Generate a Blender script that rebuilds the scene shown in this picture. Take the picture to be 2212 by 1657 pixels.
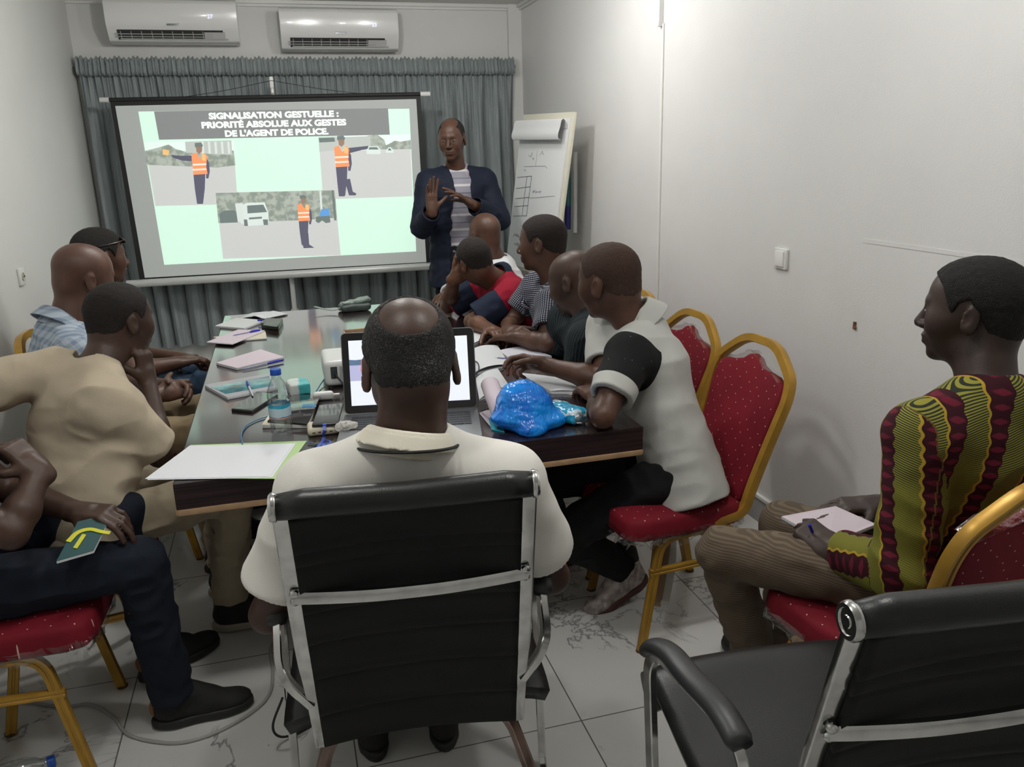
import bpy, bmesh, math, random
import numpy as np
from mathutils import Vector, Matrix

random.seed(7)
S = bpy.context.scene
COL = S.collection
for o in list(bpy.data.objects): bpy.data.objects.remove(o)

# ------------------------------------------------------------------ camera
FPX = 1755.0
CR = np.array([[0.9620, -0.1000, 0.2550], [-0.2730, -0.2580, 0.9270], [-0.0270, -0.9610, -0.2750]])
def nz(v):
    v = np.array(v, float); return v / np.linalg.norm(v)
_Y = nz([590-1106, 340-828.5, FPX]); _Z = np.array([1282-1106, 6980-828.5, FPX]); _Z = nz(_Z - _Z.dot(_Y)*_Y)
_X = np.cross(_Z, _Y)
CR = np.array([_X, _Y, -_Z])
CAMPOS = np.array([0, 0, 1.58])
cam = bpy.data.cameras.new('camera'); camo = bpy.data.objects.new('camera', cam); COL.objects.link(camo)
cam.sensor_fit = 'HORIZONTAL'; cam.sensor_width = 36.0; cam.lens = FPX/2212*36.0
cam.clip_start = 0.02
m = Matrix.Identity(4)
for r in range(3):
    m[r][0] = CR[r][0]; m[r][1] = -CR[r][1]; m[r][2] = -CR[r][2]; m[r][3] = CAMPOS[r]
camo.matrix_world = m
S.camera = camo
def ray(px, py): return CR @ np.array([(px-1106)/FPX, (py-828.5)/FPX, 1.0])
def onz(px, py, z): d = ray(px, py); return CAMPOS + d*((z-CAMPOS[2])/d[2])
def ony(px, py, y): d = ray(px, py); return CAMPOS + d*(y/d[1])

# ------------------------------------------------------------------ light and exposure
S.view_settings.view_transform = 'Standard'; S.view_settings.look = 'None'
S.view_settings.gamma = 1.0; S.view_settings.use_curve_mapping = False
S.view_settings.exposure = 0.0
w = bpy.data.worlds.new('world'); S.world = w; w.use_nodes = True
w.node_tree.nodes['Background'].inputs[0].default_value = (0.8, 0.85, 0.8, 1)
w.node_tree.nodes['Background'].inputs[1].default_value = 0.05
LAMPS = [(1.10, 3.90, 20), (0.25, 3.90, 33), (1.00, 1.45, 22), (-0.25, 1.45, 18)]
CEIL = 2.62
for i, (x, y, p) in enumerate(LAMPS):
    l = bpy.data.lights.new('ceiling_lamp_light', 'POINT'); l.shadow_soft_size = 0.07; l.energy = p
    l.color = (1.0, 0.985, 0.945)
    lo = bpy.data.objects.new('ceiling_lamp_light', l); COL.objects.link(lo); lo.location = (x, y, CEIL-0.13)

# ------------------------------------------------------------------ materials
class NT:
    def __init__(s, name):
        s.m = bpy.data.materials.new(name); s.m.use_nodes = True
        s.t = s.m.node_tree; s.b = s.t.nodes['Principled BSDF']
    def n(s, typ, **kw):
        x = s.t.nodes.new(typ)
        for k, v in kw.items():
            if k == 'inp':
                for a, b in v.items(): s.set(x.inputs[a], b)
            else: setattr(x, k, v)
        return x
    def set(s, sock, v):
        if hasattr(v, 'is_output') or isinstance(v, bpy.types.NodeSocket): s.t.links.new(v, sock)
        else:
            if hasattr(sock, 'default_value'):
                try: sock.default_value = v
                except Exception: sock.default_value = (v[0], v[1], v[2], 1.0)
    def math(s, op, a, b=0.0, c=None, clamp=False):
        x = s.n('ShaderNodeMath', operation=op, use_clamp=clamp); s.set(x.inputs[0], a); s.set(x.inputs[1], b)
        if c is not None: s.set(x.inputs[2], c)
        return x.outputs[0]
    def mix(s, f, a, b):
        x = s.n('ShaderNodeMix', data_type='RGBA'); s.set(x.inputs[0], f)
        s.set(x.inputs[6], tuple(a)+(1,) if isinstance(a, (tuple, list)) and len(a) == 3 else a)
        s.set(x.inputs[7], tuple(b)+(1,) if isinstance(b, (tuple, list)) and len(b) == 3 else b)
        return x.outputs[2]
    def coord(s, kind='Object', scale=None, rot=None):
        tc = s.n('ShaderNodeTexCoord').outputs[kind]
        if scale is not None or rot is not None:
            mp = s.n('ShaderNodeMapping'); s.set(mp.inputs[0], tc)
            if scale is not None: mp.inputs['Scale'].default_value = scale if isinstance(scale, tuple) else (scale,)*3
            if rot is not None: mp.inputs['Rotation'].default_value = rot
            tc = mp.outputs[0]
        return tc
    def attr(s, name):
        a = s.n('ShaderNodeAttribute', attribute_name=name); sp = s.n('ShaderNodeSeparateXYZ'); s.set(sp.inputs[0], a.outputs['Vector'])
        return sp.outputs[0], sp.outputs[1], sp.outputs[2]
    def noise(s, scale, detail=2, vec=None, rough=0.5):
        x = s.n('ShaderNodeTexNoise'); x.inputs['Scale'].default_value = scale; x.inputs['Detail'].default_value = detail
        x.inputs['Roughness'].default_value = rough
        s.set(x.inputs['Vector'], vec if vec is not None else s.coord()); return x.outputs[0]
    def ramp(s, f, lo, hi):
        x = s.n('ShaderNodeMapRange', interpolation_type='SMOOTHSTEP'); s.set(x.inputs[0], f); s.set(x.inputs[1], lo); s.set(x.inputs[2], hi)
        return x.outputs[0]
    def bump(s, h, strength=0.3, dist=0.002):
        x = s.n('ShaderNodeBump'); x.inputs['Strength'].default_value = strength; x.inputs['Distance'].default_value = dist
        s.set(x.inputs['Height'], h); s.set(s.b.inputs['Normal'], x.outputs[0]); return x
    def base(s, c): s.set(s.b.inputs['Base Color'], tuple(c)+(1,) if isinstance(c, (tuple, list)) and len(c) == 3 else c)
    def p(s, **k):
        names = dict(rough='Roughness', metal='Metallic', spec='Specular IOR Level', coat='Coat Weight', sheen='Sheen Weight', alpha='Alpha', trans='Transmission Weight', sss='Subsurface Weight', es='Emission Strength')
        for a, v in k.items(): s.set(s.b.inputs[names[a]], v)

_MC = {}
def M(name, col=(.5, .5, .5), rough=.5, metal=0., spec=.5, var=None, bmp=None, emit=None, coat=0., alpha=1., sheen=0.):
    if name in _MC: return _MC[name]
    t = NT(name)
    if var:
        nn = t.noise(var[0], 3); f = t.ramp(nn, .3, .7)
        t.base(t.mix(f, tuple(max(0, c*(1-var[1])) for c in col), tuple(min(1, c*(1+var[1])) for c in col)))
    else: t.base(col)
    t.p(rough=rough, metal=metal, spec=spec, coat=coat, alpha=alpha, sheen=sheen)
    if bmp: t.bump(t.noise(bmp[0], 4), bmp[1], bmp[2] if len(bmp) > 2 else .002)
    if emit:
        t.b.inputs['Emission Color'].default_value = tuple(emit[0])+(1,); t.p(es=emit[1])
    _MC[name] = t.m; return t.m

def clear_plastic(name, tint=(1, 1, 1), gloss=.12, rough=.08, bumps=0.0, bscale=60):
    if name in _MC: return _MC[name]
    t = NT(name); tr = t.n('ShaderNodeBsdfTransparent'); tr.inputs[0].default_value = tuple(tint)+(1,)
    gl = t.n('ShaderNodeBsdfGlossy'); gl.inputs['Roughness'].default_value = rough
    mx = t.n('ShaderNodeMixShader'); lw = t.n('ShaderNodeLayerWeight'); lw.inputs[0].default_value = .35
    f = t.math('ADD', t.math('MULTIPLY', lw.outputs['Facing'], .45), gloss, clamp=True)
    if bumps:
        b = t.n('ShaderNodeBump'); b.inputs['Strength'].default_value = bumps; b.inputs['Distance'].default_value = .004
        t.set(b.inputs['Height'], t.noise(bscale, 4)); t.set(gl.inputs['Normal'], b.outputs[0]); t.set(lw.inputs['Normal'], b.outputs[0])
    t.set(mx.inputs[0], f); t.set(mx.inputs[1], tr.outputs[0]); t.set(mx.inputs[2], gl.outputs[0])
    out = [n for n in t.t.nodes if n.type == 'OUTPUT_MATERIAL'][0]; t.t.links.new(mx.outputs[0], out.inputs[0])
    _MC[name] = t.m; return t.m

# ------------------------------------------------------------------ object helpers
def thing(name, label, cat, loc=(0, 0, 0), rz=0.0, group=None):
    o = bpy.data.objects.new(name, None); COL.objects.link(o); o.location = loc; o.rotation_euler = (0, 0, rz)
    o.empty_display_size = .1
    o['label'] = label; o['category'] = cat
    if group: o['group'] = group
    return o
def tag(o, label, cat, group=None):
    o['label'] = label; o['category'] = cat
    if group: o['group'] = group
    return o
def struct(o): o['kind'] = 'structure'; return o
def wloc(p):
    l = np.array(p.location, float)
    while p.parent: p = p.parent; l = l + np.array(p.location)
    return l
def link_mesh(me, name, mat, parent=None, world=False, smooth=True, angle=35):
    for mm in (mat if isinstance(mat, (list, tuple)) else [mat]): me.materials.append(mm)
    o = bpy.data.objects.new(name, me); COL.objects.link(o)
    if parent is not None:
        o.parent = parent
        if world:
            off = wloc(parent); me.transform(Matrix.Translation(Vector(-off)))
    if smooth:
        me.polygons.foreach_set('use_smooth', [True]*len(me.polygons))
        if angle: me.set_sharp_from_angle(angle=math.radians(angle))
    me.update(); return o
def frame(d, up=(0, 0, 1)):
    d = nz(d); up = np.array(up, float)
    if abs(d.dot(nz(up))) > .98: up = np.array([1., 0, 0]) if abs(d[0]) < .9 else np.array([0., 1, 0])
    s = nz(np.cross(d, up)); u = np.cross(s, d); return s, u
def fillet(pts, r, n=5):
    pts = [np.array(p, float) for p in pts]; out = [pts[0]]
    for i in range(1, len(pts)-1):
        a, b, c = pts[i-1], pts[i], pts[i+1]; la, lc = np.linalg.norm(a-b), np.linalg.norm(c-b)
        rr = min(r, la*.48, lc*.48); p0 = b+(a-b)/la*rr; p1 = b+(c-b)/lc*rr
        for k in range(n+1):
            t = k/n; out.append((1-t)**2*p0+2*t*(1-t)*b+t*t*p1)
    out.append(pts[-1]); return out
def smooth_path(pts, n=8):
    P = [np.array(p, float) for p in pts]; P = [2*P[0]-P[1]]+P+[2*P[-1]-P[-2]]; out = []
    for i in range(1, len(P)-2):
        for k in range(n):
            t = k/n; a, b, c, d = P[i-1:i+3]
            out.append(.5*((2*b)+(-a+c)*t+(2*a-5*b+4*c-d)*t*t+(-a+3*b-3*c+d)*t**3))
    out.append(P[-2]); return out
class MB:
    def __init__(s): s.v = []; s.f = []; s.mi = []; s.cur = 0
    def add(s, v, f):
        o = len(s.v); s.v += [tuple(map(float, p)) for p in v]; s.f += [tuple(i+o for i in q) for q in f]; s.mi += [s.cur]*len(f); return s
    def box(s, c, h, R=None):
        R = np.eye(3) if R is None else np.array(R); c = np.array(c, float)
        v = [c+R.T @ (np.array([x, y, z])*np.array(h)) for x in (-1, 1) for y in (-1, 1) for z in (-1, 1)]
        return s.add(v, [(0, 1, 3, 2), (4, 6, 7, 5), (0, 4, 5, 1), (2, 3, 7, 6), (0, 2, 6, 4), (1, 5, 7, 3)])
    def tube(s, path, r, n=10, prof=None, up=(0, 0, 1), cap=True, closed=False):
        path = [np.array(p, float) for p in path]; N = len(path); V = []; pu = None
        for i, p in enumerate(path):
            if closed: d = path[(i+1) % N]-path[i-1]
            else: d = path[min(i+1, N-1)]-path[max(i-1, 0)]
            d = nz(d)
            if pu is None: sd, u = frame(d, up)
            else:
                if prof is not None and not getattr(s, 'transport', False): sd, u = frame(d, up)
                else: u = nz(pu-d*pu.dot(d)); sd = np.cross(d, u)
            pu = u
            rr = r[i] if isinstance(r, (list, tuple, np.ndarray)) else r
            if prof is None:
                for k in range(n):
                    a = 2*math.pi*k/n; V.append(p+rr*(math.cos(a)*sd+math.sin(a)*u))
            else:
                for (a, b) in prof: V.append(p+a*rr*sd+b*rr*u)
        m_ = n if prof is None else len(prof); F = []
        for i in range(N if closed else N-1):
            j = (i+1) % N
            for k in range(m_):
                F.append((i*m_+k, i*m_+(k+1) % m_, j*m_+(k+1) % m_, j*m_+k))
        if cap and not closed:
            F.append(tuple(range(m_-1, -1, -1))); F.append(tuple((N-1)*m_+k for k in range(m_)))
        return s.add(V, F)
    def lathe(s, prof, c=(0, 0, 0), n=24, axis=(0, 0, 1)):
        c = np.array(c, float); d = nz(axis); a_, b_ = frame(d, (0, 1, 0)); V = []; F = []
        for (r, z) in prof:
            for k in range(n):
                t = 2*math.pi*k/n; V.append(c+d*z+r*(math.cos(t)*a_+math.sin(t)*b_))
        for i in range(len(prof)-1):
            for k in range(n): F.append((i*n+k, (i+1)*n+k, (i+1)*n+(k+1) % n, i*n+(k+1) % n))
        F.append(tuple(range(n))); F.append(tuple((len(prof)-1)*n+k for k in range(n-1, -1, -1)))
        return s.add(V, F)
    def prism(s, pts, vec):
        n = len(pts); pts = [np.array(p, float) for p in pts]; vec = np.array(vec, float)
        V = pts+[p+vec for p in pts]
        F = [tuple(range(n-1, -1, -1)), tuple(range(n, 2*n))]+[(i, (i+1) % n, n+(i+1) % n, n+i) for i in range(n)]
        return s.add(V, F)
    def ball(s, c, r, n=12, R=None):
        r = np.array([r]*3 if not hasattr(r, '__len__') else r, float); c = np.array(c, float); R = np.eye(3) if R is None else np.array(R)
        V = []; F = []; mrings = max(4, n//2)
        for i in range(1, mrings):
            a = math.pi*i/mrings
            for k in range(n):
                t = 2*math.pi*k/n; V.append(c+R.T @ (r*np.array([math.sin(a)*math.cos(t), math.sin(a)*math.sin(t), math.cos(a)])))
        V.append(c+R.T @ (r*np.array([0, 0, 1]))); V.append(c+R.T @ (r*np.array([0, 0, -1])))
        for i in range(mrings-2):
            for k in range(n): F.append((i*n+k, (i+1)*n+k, (i+1)*n+(k+1) % n, i*n+(k+1) % n))
        T = len(V)-2
        for k in range(n): F.append((T, k, (k+1) % n)); F.append((T+1, (mrings-2)*n+(k+1) % n, (mrings-2)*n+k))
        return s.add(V, F)
    def grid(s, P):   # P[i][j]
        ni, nj = len(P), len(P[0]); V = [p for row in P for p in row]
        F = [(i*nj+j, (i+1)*nj+j, (i+1)*nj+j+1, i*nj+j+1) for i in range(ni-1) for j in range(nj-1)]
        return s.add(V, F)
    def build(s, name, mat, parent=None, world=False, bevel=0, seg=2, smooth=True, angle=35, solid=0):
        me = bpy.data.meshes.new(name); bm = bmesh.new()
        vs = [bm.verts.new(p) for p in s.v]
        for q, k in zip(s.f, s.mi):
            try: fc = bm.faces.new([vs[i] for i in q]); fc.material_index = k
            except ValueError: pass
        bm.normal_update()
        if not solid: bmesh.ops.recalc_face_normals(bm, faces=bm.faces[:])
        if solid:
            bmesh.ops.solidify(bm, geom=bm.faces[:], thickness=solid); bmesh.ops.recalc_face_normals(bm, faces=bm.faces[:])
        if bevel:
            ed = [e for e in bm.edges if len(e.link_faces) == 2 and e.calc_face_angle(0) > .5]
            bmesh.ops.bevel(bm, geom=ed, offset=bevel, segments=seg, profile=.6, affect='EDGES', clamp_overlap=True)
        bm.to_mesh(me); bm.free()
        return link_mesh(me, name, mat, parent, world, smooth, angle)
def copy_tree(o, parent=None):
    c = o.copy(); COL.objects.link(c)
    if parent is not None: c.parent = parent
    for ch in list(o.children): copy_tree(ch, c)
    return c
def text_mesh(txt, size, name, mat, parent, origin, xdir, ydir, offset=0.0, depth=0.0005, align='CENTER', world=True, sx=1.0):
    cu = bpy.data.curves.new('t', 'FONT'); cu.body = txt; cu.size = size; cu.align_x = align; cu.offset = offset; cu.extrude = depth
    cu.resolution_u = 3
    ob = bpy.data.objects.new('t', cu); COL.objects.link(ob)
    me = bpy.data.meshes.new_from_object(ob); bpy.data.objects.remove(ob)
    X = nz(xdir); Yv = nz(np.array(ydir)-X*X.dot(np.array(ydir))); Z = np.cross(X, Yv)
    mt = Matrix(((X[0]*sx, Yv[0], Z[0], origin[0]), (X[1]*sx, Yv[1], Z[1], origin[1]), (X[2]*sx, Yv[2], Z[2], origin[2]), (0, 0, 0, 1)))
    me.transform(mt); me.name = name
    me.materials.clear()
    return link_mesh(me, name, mat, parent, world, smooth=False)

# ------------------------------------------------------------------ signed distance modelling of soft bodies
f32 = np.float32
class Pr:
    def __init__(s, f, lo, hi): s.f = f; s.lo = np.array(lo, float); s.hi = np.array(hi, float)
def cap(a, b, ra, rb, side=None, sc=1.0, inf=0.0):
    a = np.array(a, float); b = np.array(b, float); ba = b-a; L2 = ba.dot(ba)+1e-9; ra += inf; rb += inf
    if side is not None:
        side = np.array(side, float); side = side-ba*side.dot(ba)/L2; side = nz(side)
    def f(x, y, z):
        dx, dy, dz = x-a[0], y-a[1], z-a[2]
        t = np.clip((dx*ba[0]+dy*ba[1]+dz*ba[2])/L2, 0, 1).astype(f32)
        qx, qy, qz = dx-t*ba[0], dy-t*ba[1], dz-t*ba[2]
        q2 = qx*qx+qy*qy+qz*qz
        if side is not None:
            sl = qx*side[0]+qy*side[1]+qz*side[2]
            q2 = q2-sl*sl*(1-1/(sc*sc))
        return np.sqrt(np.maximum(q2, 0))-(ra+(rb-ra)*t)
    R = max(ra, rb)*max(1, sc)
    return Pr(f, np.minimum(a, b)-R, np.maximum(a, b)+R)
def ell(c, r, R=None, inf=0.0):
    c = np.array(c, float); r = np.array(r, float)+inf; R = np.eye(3) if R is None else np.array(R)
    def f(x, y, z):
        dx, dy, dz = x-c[0], y-c[1], z-c[2]; k0 = 0; k1 = 0
        for i in range(3):
            l = dx*R[i][0]+dy*R[i][1]+dz*R[i][2]; k0 = k0+(l/r[i])**2; k1 = k1+(l/(r[i]*r[i]))**2
        k0 = np.sqrt(k0); k1 = np.sqrt(k1)+1e-6
        return k0*(k0-1)/k1
    q = max(r); return Pr(f, c-q, c+q)
def rbox(c, h, R, rd):
    c = np.array(c, float); h = np.array(h, float)-rd; R = np.array(R)
    def f(x, y, z):
        dx, dy, dz = x-c[0], y-c[1], z-c[2]; s2 = 0; mx = None
        for i in range(3):
            q = np.abs(dx*R[i][0]+dy*R[i][1]+dz*R[i][2])-h[i]; s2 = s2+np.maximum(q, 0)**2; mx = q if mx is None else np.maximum(mx, q)
        return np.sqrt(s2)+np.minimum(mx, 0)-rd
    q = np.linalg.norm(h)+rd; return Pr(f, c-q, c+q)
def plane(c, n):
    c = np.array(c, float); n = nz(n)
    return Pr(lambda x, y, z: (x-c[0])*n[0]+(y-c[1])*n[1]+(z-c[2])*n[2], [-1e3]*3, [1e3]*3)
def smin(a, b, k):
    if k <= 0: return np.minimum(a, b)
    h = np.clip(.5+.5*(b-a)/k, 0, 1); return b+(a-b)*h-k*h*(1-h)
def smax(a, b, k): return -smin(-a, -b, k)
def inter(p, q, k=0.004): return Pr(lambda x, y, z: smax(p.f(x, y, z), q.f(x, y, z), k), p.lo, p.hi)
def diff(p, q, k=0.004): return Pr(lambda x, y, z: smax(p.f(x, y, z), -q.f(x, y, z), k), p.lo, p.hi)
def inflate(p, d): return Pr(lambda x, y, z: p.f(x, y, z)-d, p.lo-d, p.hi+d)
_rng = np.random.RandomState(3); _NL = _rng.rand(32, 32, 32).astype(f32)
def vnoise(x, y, z, fr, seed=0):
    x = x*fr+seed*7.3; y = y*fr+seed*3.1; z = z*fr+seed*5.7
    xi, yi, zi = np.floor(x).astype(int), np.floor(y).astype(int), np.floor(z).astype(int)
    u, v, w_ = x-xi, y-yi, z-zi; u = u*u*(3-2*u); v = v*v*(3-2*v); w_ = w_*w_*(3-2*w_)
    r = 0
    for a in (0, 1):
        for b in (0, 1):
            for c in (0, 1):
                r = r+_NL[(xi+a) % 32, (yi+b) % 32, (zi+c) % 32]*(u if a else 1-u)*(v if b else 1-v)*(w_ if c else 1-w_)
    return r*2-1
def solve(ops, h, wr=None):
    """ops: (sign, prim, k). Returns verts, faces of the iso surface."""
    adds = [p for s_, p, k in ops if s_ == '+']
    lo = np.min([p.lo for p in adds], axis=0)-4*h; hi = np.max([p.hi for p in adds], axis=0)+4*h
    n = np.ceil((hi-lo)/h).astype(int)+1
    X = [(lo[i]+h*np.arange(n[i])).astype(f32) for i in range(3)]
    F = np.full(n, .1, f32)
    for s_, p, k in ops:
        mrg = .02+k
        i0 = np.clip(np.floor((p.lo-mrg-lo)/h).astype(int), 0, n-1); i1 = np.clip(np.ceil((p.hi+mrg-lo)/h).astype(int)+1, 0, n)
        if np.any(i1 <= i0): continue
        sl = tuple(slice(i0[i], i1[i]) for i in range(3))
        d = p.f(X[0][sl[0]][:, None, None], X[1][sl[1]][None, :, None], X[2][sl[2]][None, None, :]).astype(f32)
        if s_ == '+': F[sl] = smin(F[sl], d, k)
        elif s_ == '-': F[sl] = smax(F[sl], -d, k)
        else: F[sl] = smax(F[sl], d, k)
    if wr is not None:
        idx = np.nonzero(np.abs(F) < .03)
        x, y, z = X[0][idx[0]], X[1][idx[1]], X[2][idx[2]]
        F[idx] += wr(x, y, z).astype(f32)
    F[0] = F[-1] = .1; F[:, 0] = F[:, -1] = .1; F[:, :, 0] = F[:, :, -1] = .1
    I = F < 0
    c = np.zeros(n-1, np.int8)
    for a in (0, 1):
        for b in (0, 1):
            for d_ in (0, 1): c += I[a:n[0]-1+a, b:n[1]-1+b, d_:n[2]-1+d_]
    act = (c > 0) & (c < 8); ix = np.argwhere(act)
    co = np.array([(a, b, d_) for a in (0, 1) for b in (0, 1) for d_ in (0, 1)])
    V8 = np.stack([F[ix[:, 0]+q[0], ix[:, 1]+q[1], ix[:, 2]+q[2]] for q in co], 1)
    acc = np.zeros((len(ix), 3)); cnt = np.zeros(len(ix))
    for a in range(8):
        for b in range(a+1, 8):
            if np.abs(co[a]-co[b]).sum() != 1: continue
            va, vb = V8[:, a], V8[:, b]; mk = (va < 0) != (vb < 0); t = np.where(mk, va/np.where(mk, va-vb, 1), 0)
            acc += mk[:, None]*(co[a]+t[:, None]*(co[b]-co[a])); cnt += mk
    V = lo+h*(ix+acc/cnt[:, None])
    idm = np.full(n-1, -1, np.int32); idm[act] = np.arange(len(ix))
    faces = []
    for ax in range(3):
        b_, c_ = (ax+1) % 3, (ax+2) % 3
        s0 = [slice(None)]*3; s1 = [slice(None)]*3; s0[ax] = slice(0, -1); s1[ax] = slice(1, None)
        ch = I[tuple(s0)] != I[tuple(s1)]; e = np.argwhere(ch)
        e = e[(e[:, b_] > 0) & (e[:, c_] > 0) & (e[:, b_] < n[b_]-1) & (e[:, c_] < n[c_]-1)]
        ins = I[e[:, 0], e[:, 1], e[:, 2]]
        q = []
        for (db, dc) in ((-1, -1), (0, -1), (0, 0), (-1, 0)):
            g = e.copy(); g[:, b_] += db; g[:, c_] += dc; q.append(idm[g[:, 0], g[:, 1], g[:, 2]])
        q = np.stack(q, 1); q[~ins] = q[~ins][:, ::-1]; faces.append(q)
    return V, np.concatenate(faces)
def np_mesh(name, V, Q, mat, parent=None, attrs=None, smooth_it=0):
    me = bpy.data.meshes.new(name)
    if smooth_it:
        e = np.concatenate([Q[:, [0, 1]], Q[:, [1, 2]], Q[:, [2, 3]], Q[:, [3, 0]]])
        for _ in range(smooth_it):
            A = np.zeros_like(V); C_ = np.zeros(len(V))
            for a, b in ((0, 1), (1, 0)):
                for k in range(3): A[:, k] += np.bincount(e[:, a], V[e[:, b], k], len(V))
                C_ += np.bincount(e[:, a], minlength=len(V))
            V = .5*V+.5*A/np.maximum(C_, 1)[:, None]
    off = wloc(parent) if parent is not None else np.zeros(3)
    me.vertices.add(len(V)); me.vertices.foreach_set('co', (V-off).astype(f32).ravel())
    me.loops.add(Q.size); me.loops.foreach_set('vertex_index', Q.astype(np.int32).ravel())
    me.polygons.add(len(Q)); me.polygons.foreach_set('loop_start', np.arange(0, Q.size, 4, dtype=np.int32))
    try: me.polygons.foreach_set('loop_total', np.full(len(Q), 4, np.int32))
    except Exception: pass
    me.update(calc_edges=True); me.validate()
    if attrs is not None:
        for k, a in attrs(V).items():
            at = me.attributes.new(k, 'FLOAT_VECTOR', 'POINT'); at.data.foreach_set('vector', a.astype(f32).ravel())
    return link_mesh(me, name, mat, parent, False, True, 0)
# ------------------------------------------------------------------ materials for people
def skin_mat(name, col):
    if name in _MC: return _MC[name]
    t = NT(name); nn = t.noise(9, 4); f = t.ramp(nn, .35, .7)
    t.base(t.mix(f, tuple(c*.82 for c in col), tuple(c*1.15 for c in col)))
    t.p(rough=.46, spec=.42, sss=0.03); t.b.inputs['Subsurface Radius'].default_value = (.01, .004, .002)
    t.bump(t.noise(260, 3), .25, .0012)
    _MC[name] = t.m; return t.m
def hair_mat(name, col, grey=0.0):
    if name in _MC: return _MC[name]
    t = NT(name); a = t.noise(420, 2); f = t.ramp(a, .50, .72)
    if grey: f = t.math('MULTIPLY', f, t.math('ADD', .12, t.ramp(t.noise(11, 1), .35, .65)))
    c2 = tuple(c*(1-grey)+.30*grey for c in col) if grey else tuple(min(1, c*2.2) for c in col)
    t.base(t.mix(f, tuple(col), c2)); t.p(rough=.75, spec=.25)
    t.bump(t.noise(380, 3), .9, .004)
    _MC[name] = t.m; return t.m
def cloth_mat(name, col, fold=1.0, rough=.85, weave=420, fn=None, wb=.25):
    if name in _MC: return _MC[name]
    t = NT(name); nn = t.noise(5, 3); f = t.ramp(nn, .3, .75)
    if fn: c = fn(t); t.base(c)
    else: t.base(t.mix(f, tuple(c*.93 for c in col), tuple(min(1, c*1.04) for c in col)))
    t.p(rough=rough, spec=.22, sheen=0.0)
    h = t.math('ADD', t.math('MULTIPLY', t.noise(weave, 2), .25*wb/.25), t.math('MULTIPLY', t.noise(11, 3), 1.2*fold))
    t.bump(h, .4, .004)
    _MC[name] = t.m; return t.m

# ------------------------------------------------------------------ anatomy
def hand_prims(W, d, pn, side, curl=(.4, .45, .5, .55), thumb=(.5, .2), spread=.10, sz=1.0):
    """W wrist, d wrist->knuckles, pn palm normal, side=+1 when the thumb lies on cross(pn,d)"""
    W = np.array(W, float); d = nz(d); pn = np.array(pn, float); pn = nz(pn-d*d.dot(pn)); t = np.cross(pn, d)*side
    out = [('+', rbox(W+d*.048*sz, np.array([.048, .038, .0135])*sz, [d, t, pn], .0125*sz), .012),
           ('+', cap(W-d*.02, W+d*.03*sz, .024*sz, .024*sz, t, 1.25), .012)]
    L = [(.043, .026, .021), (.048, .030, .023), (.044, .028, .022), (.034, .021, .019)]
    for i in range(4):
        p = W+d*(.090-[.002, 0, .004, .012][i])*sz+t*(.0295-.0197*i)*sz
        a = 0.0; sp = spread*(1.5-i)*.55
        dd = nz(d+t*sp)
        R = [.0098, .0098, .0093, .0083]
        for j in range(3):
            a += curl[i]*[.8, 1.1, .7][j]
            v = nz(math.cos(a)*dd+math.sin(a)*pn); q = p+v*L[i][j]*sz
            out.append(('+', cap(p, q, (R[i]-.0006*j)*sz, (R[i]-.0006*(j+1))*sz), .006 if j == 0 else .002)); p = q
    p = W+d*.022*sz+t*.026*sz+pn*.004*sz
    for j, (l, r0, r1) in enumerate(((.042, .0165, .0125), (.030, .012, .0105), (.026, .0105, .0085))):
        v = nz(d*(.62+.35*j*thumb[1]*2)+t*(.78-.5*j*thumb[1])+pn*(thumb[0]+.15*j)); q = p+v*l*sz
        out.append(('+', cap(p, q, r0*sz, r1*sz), .010 if j == 0 else .003)); p = q
    return out

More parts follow.
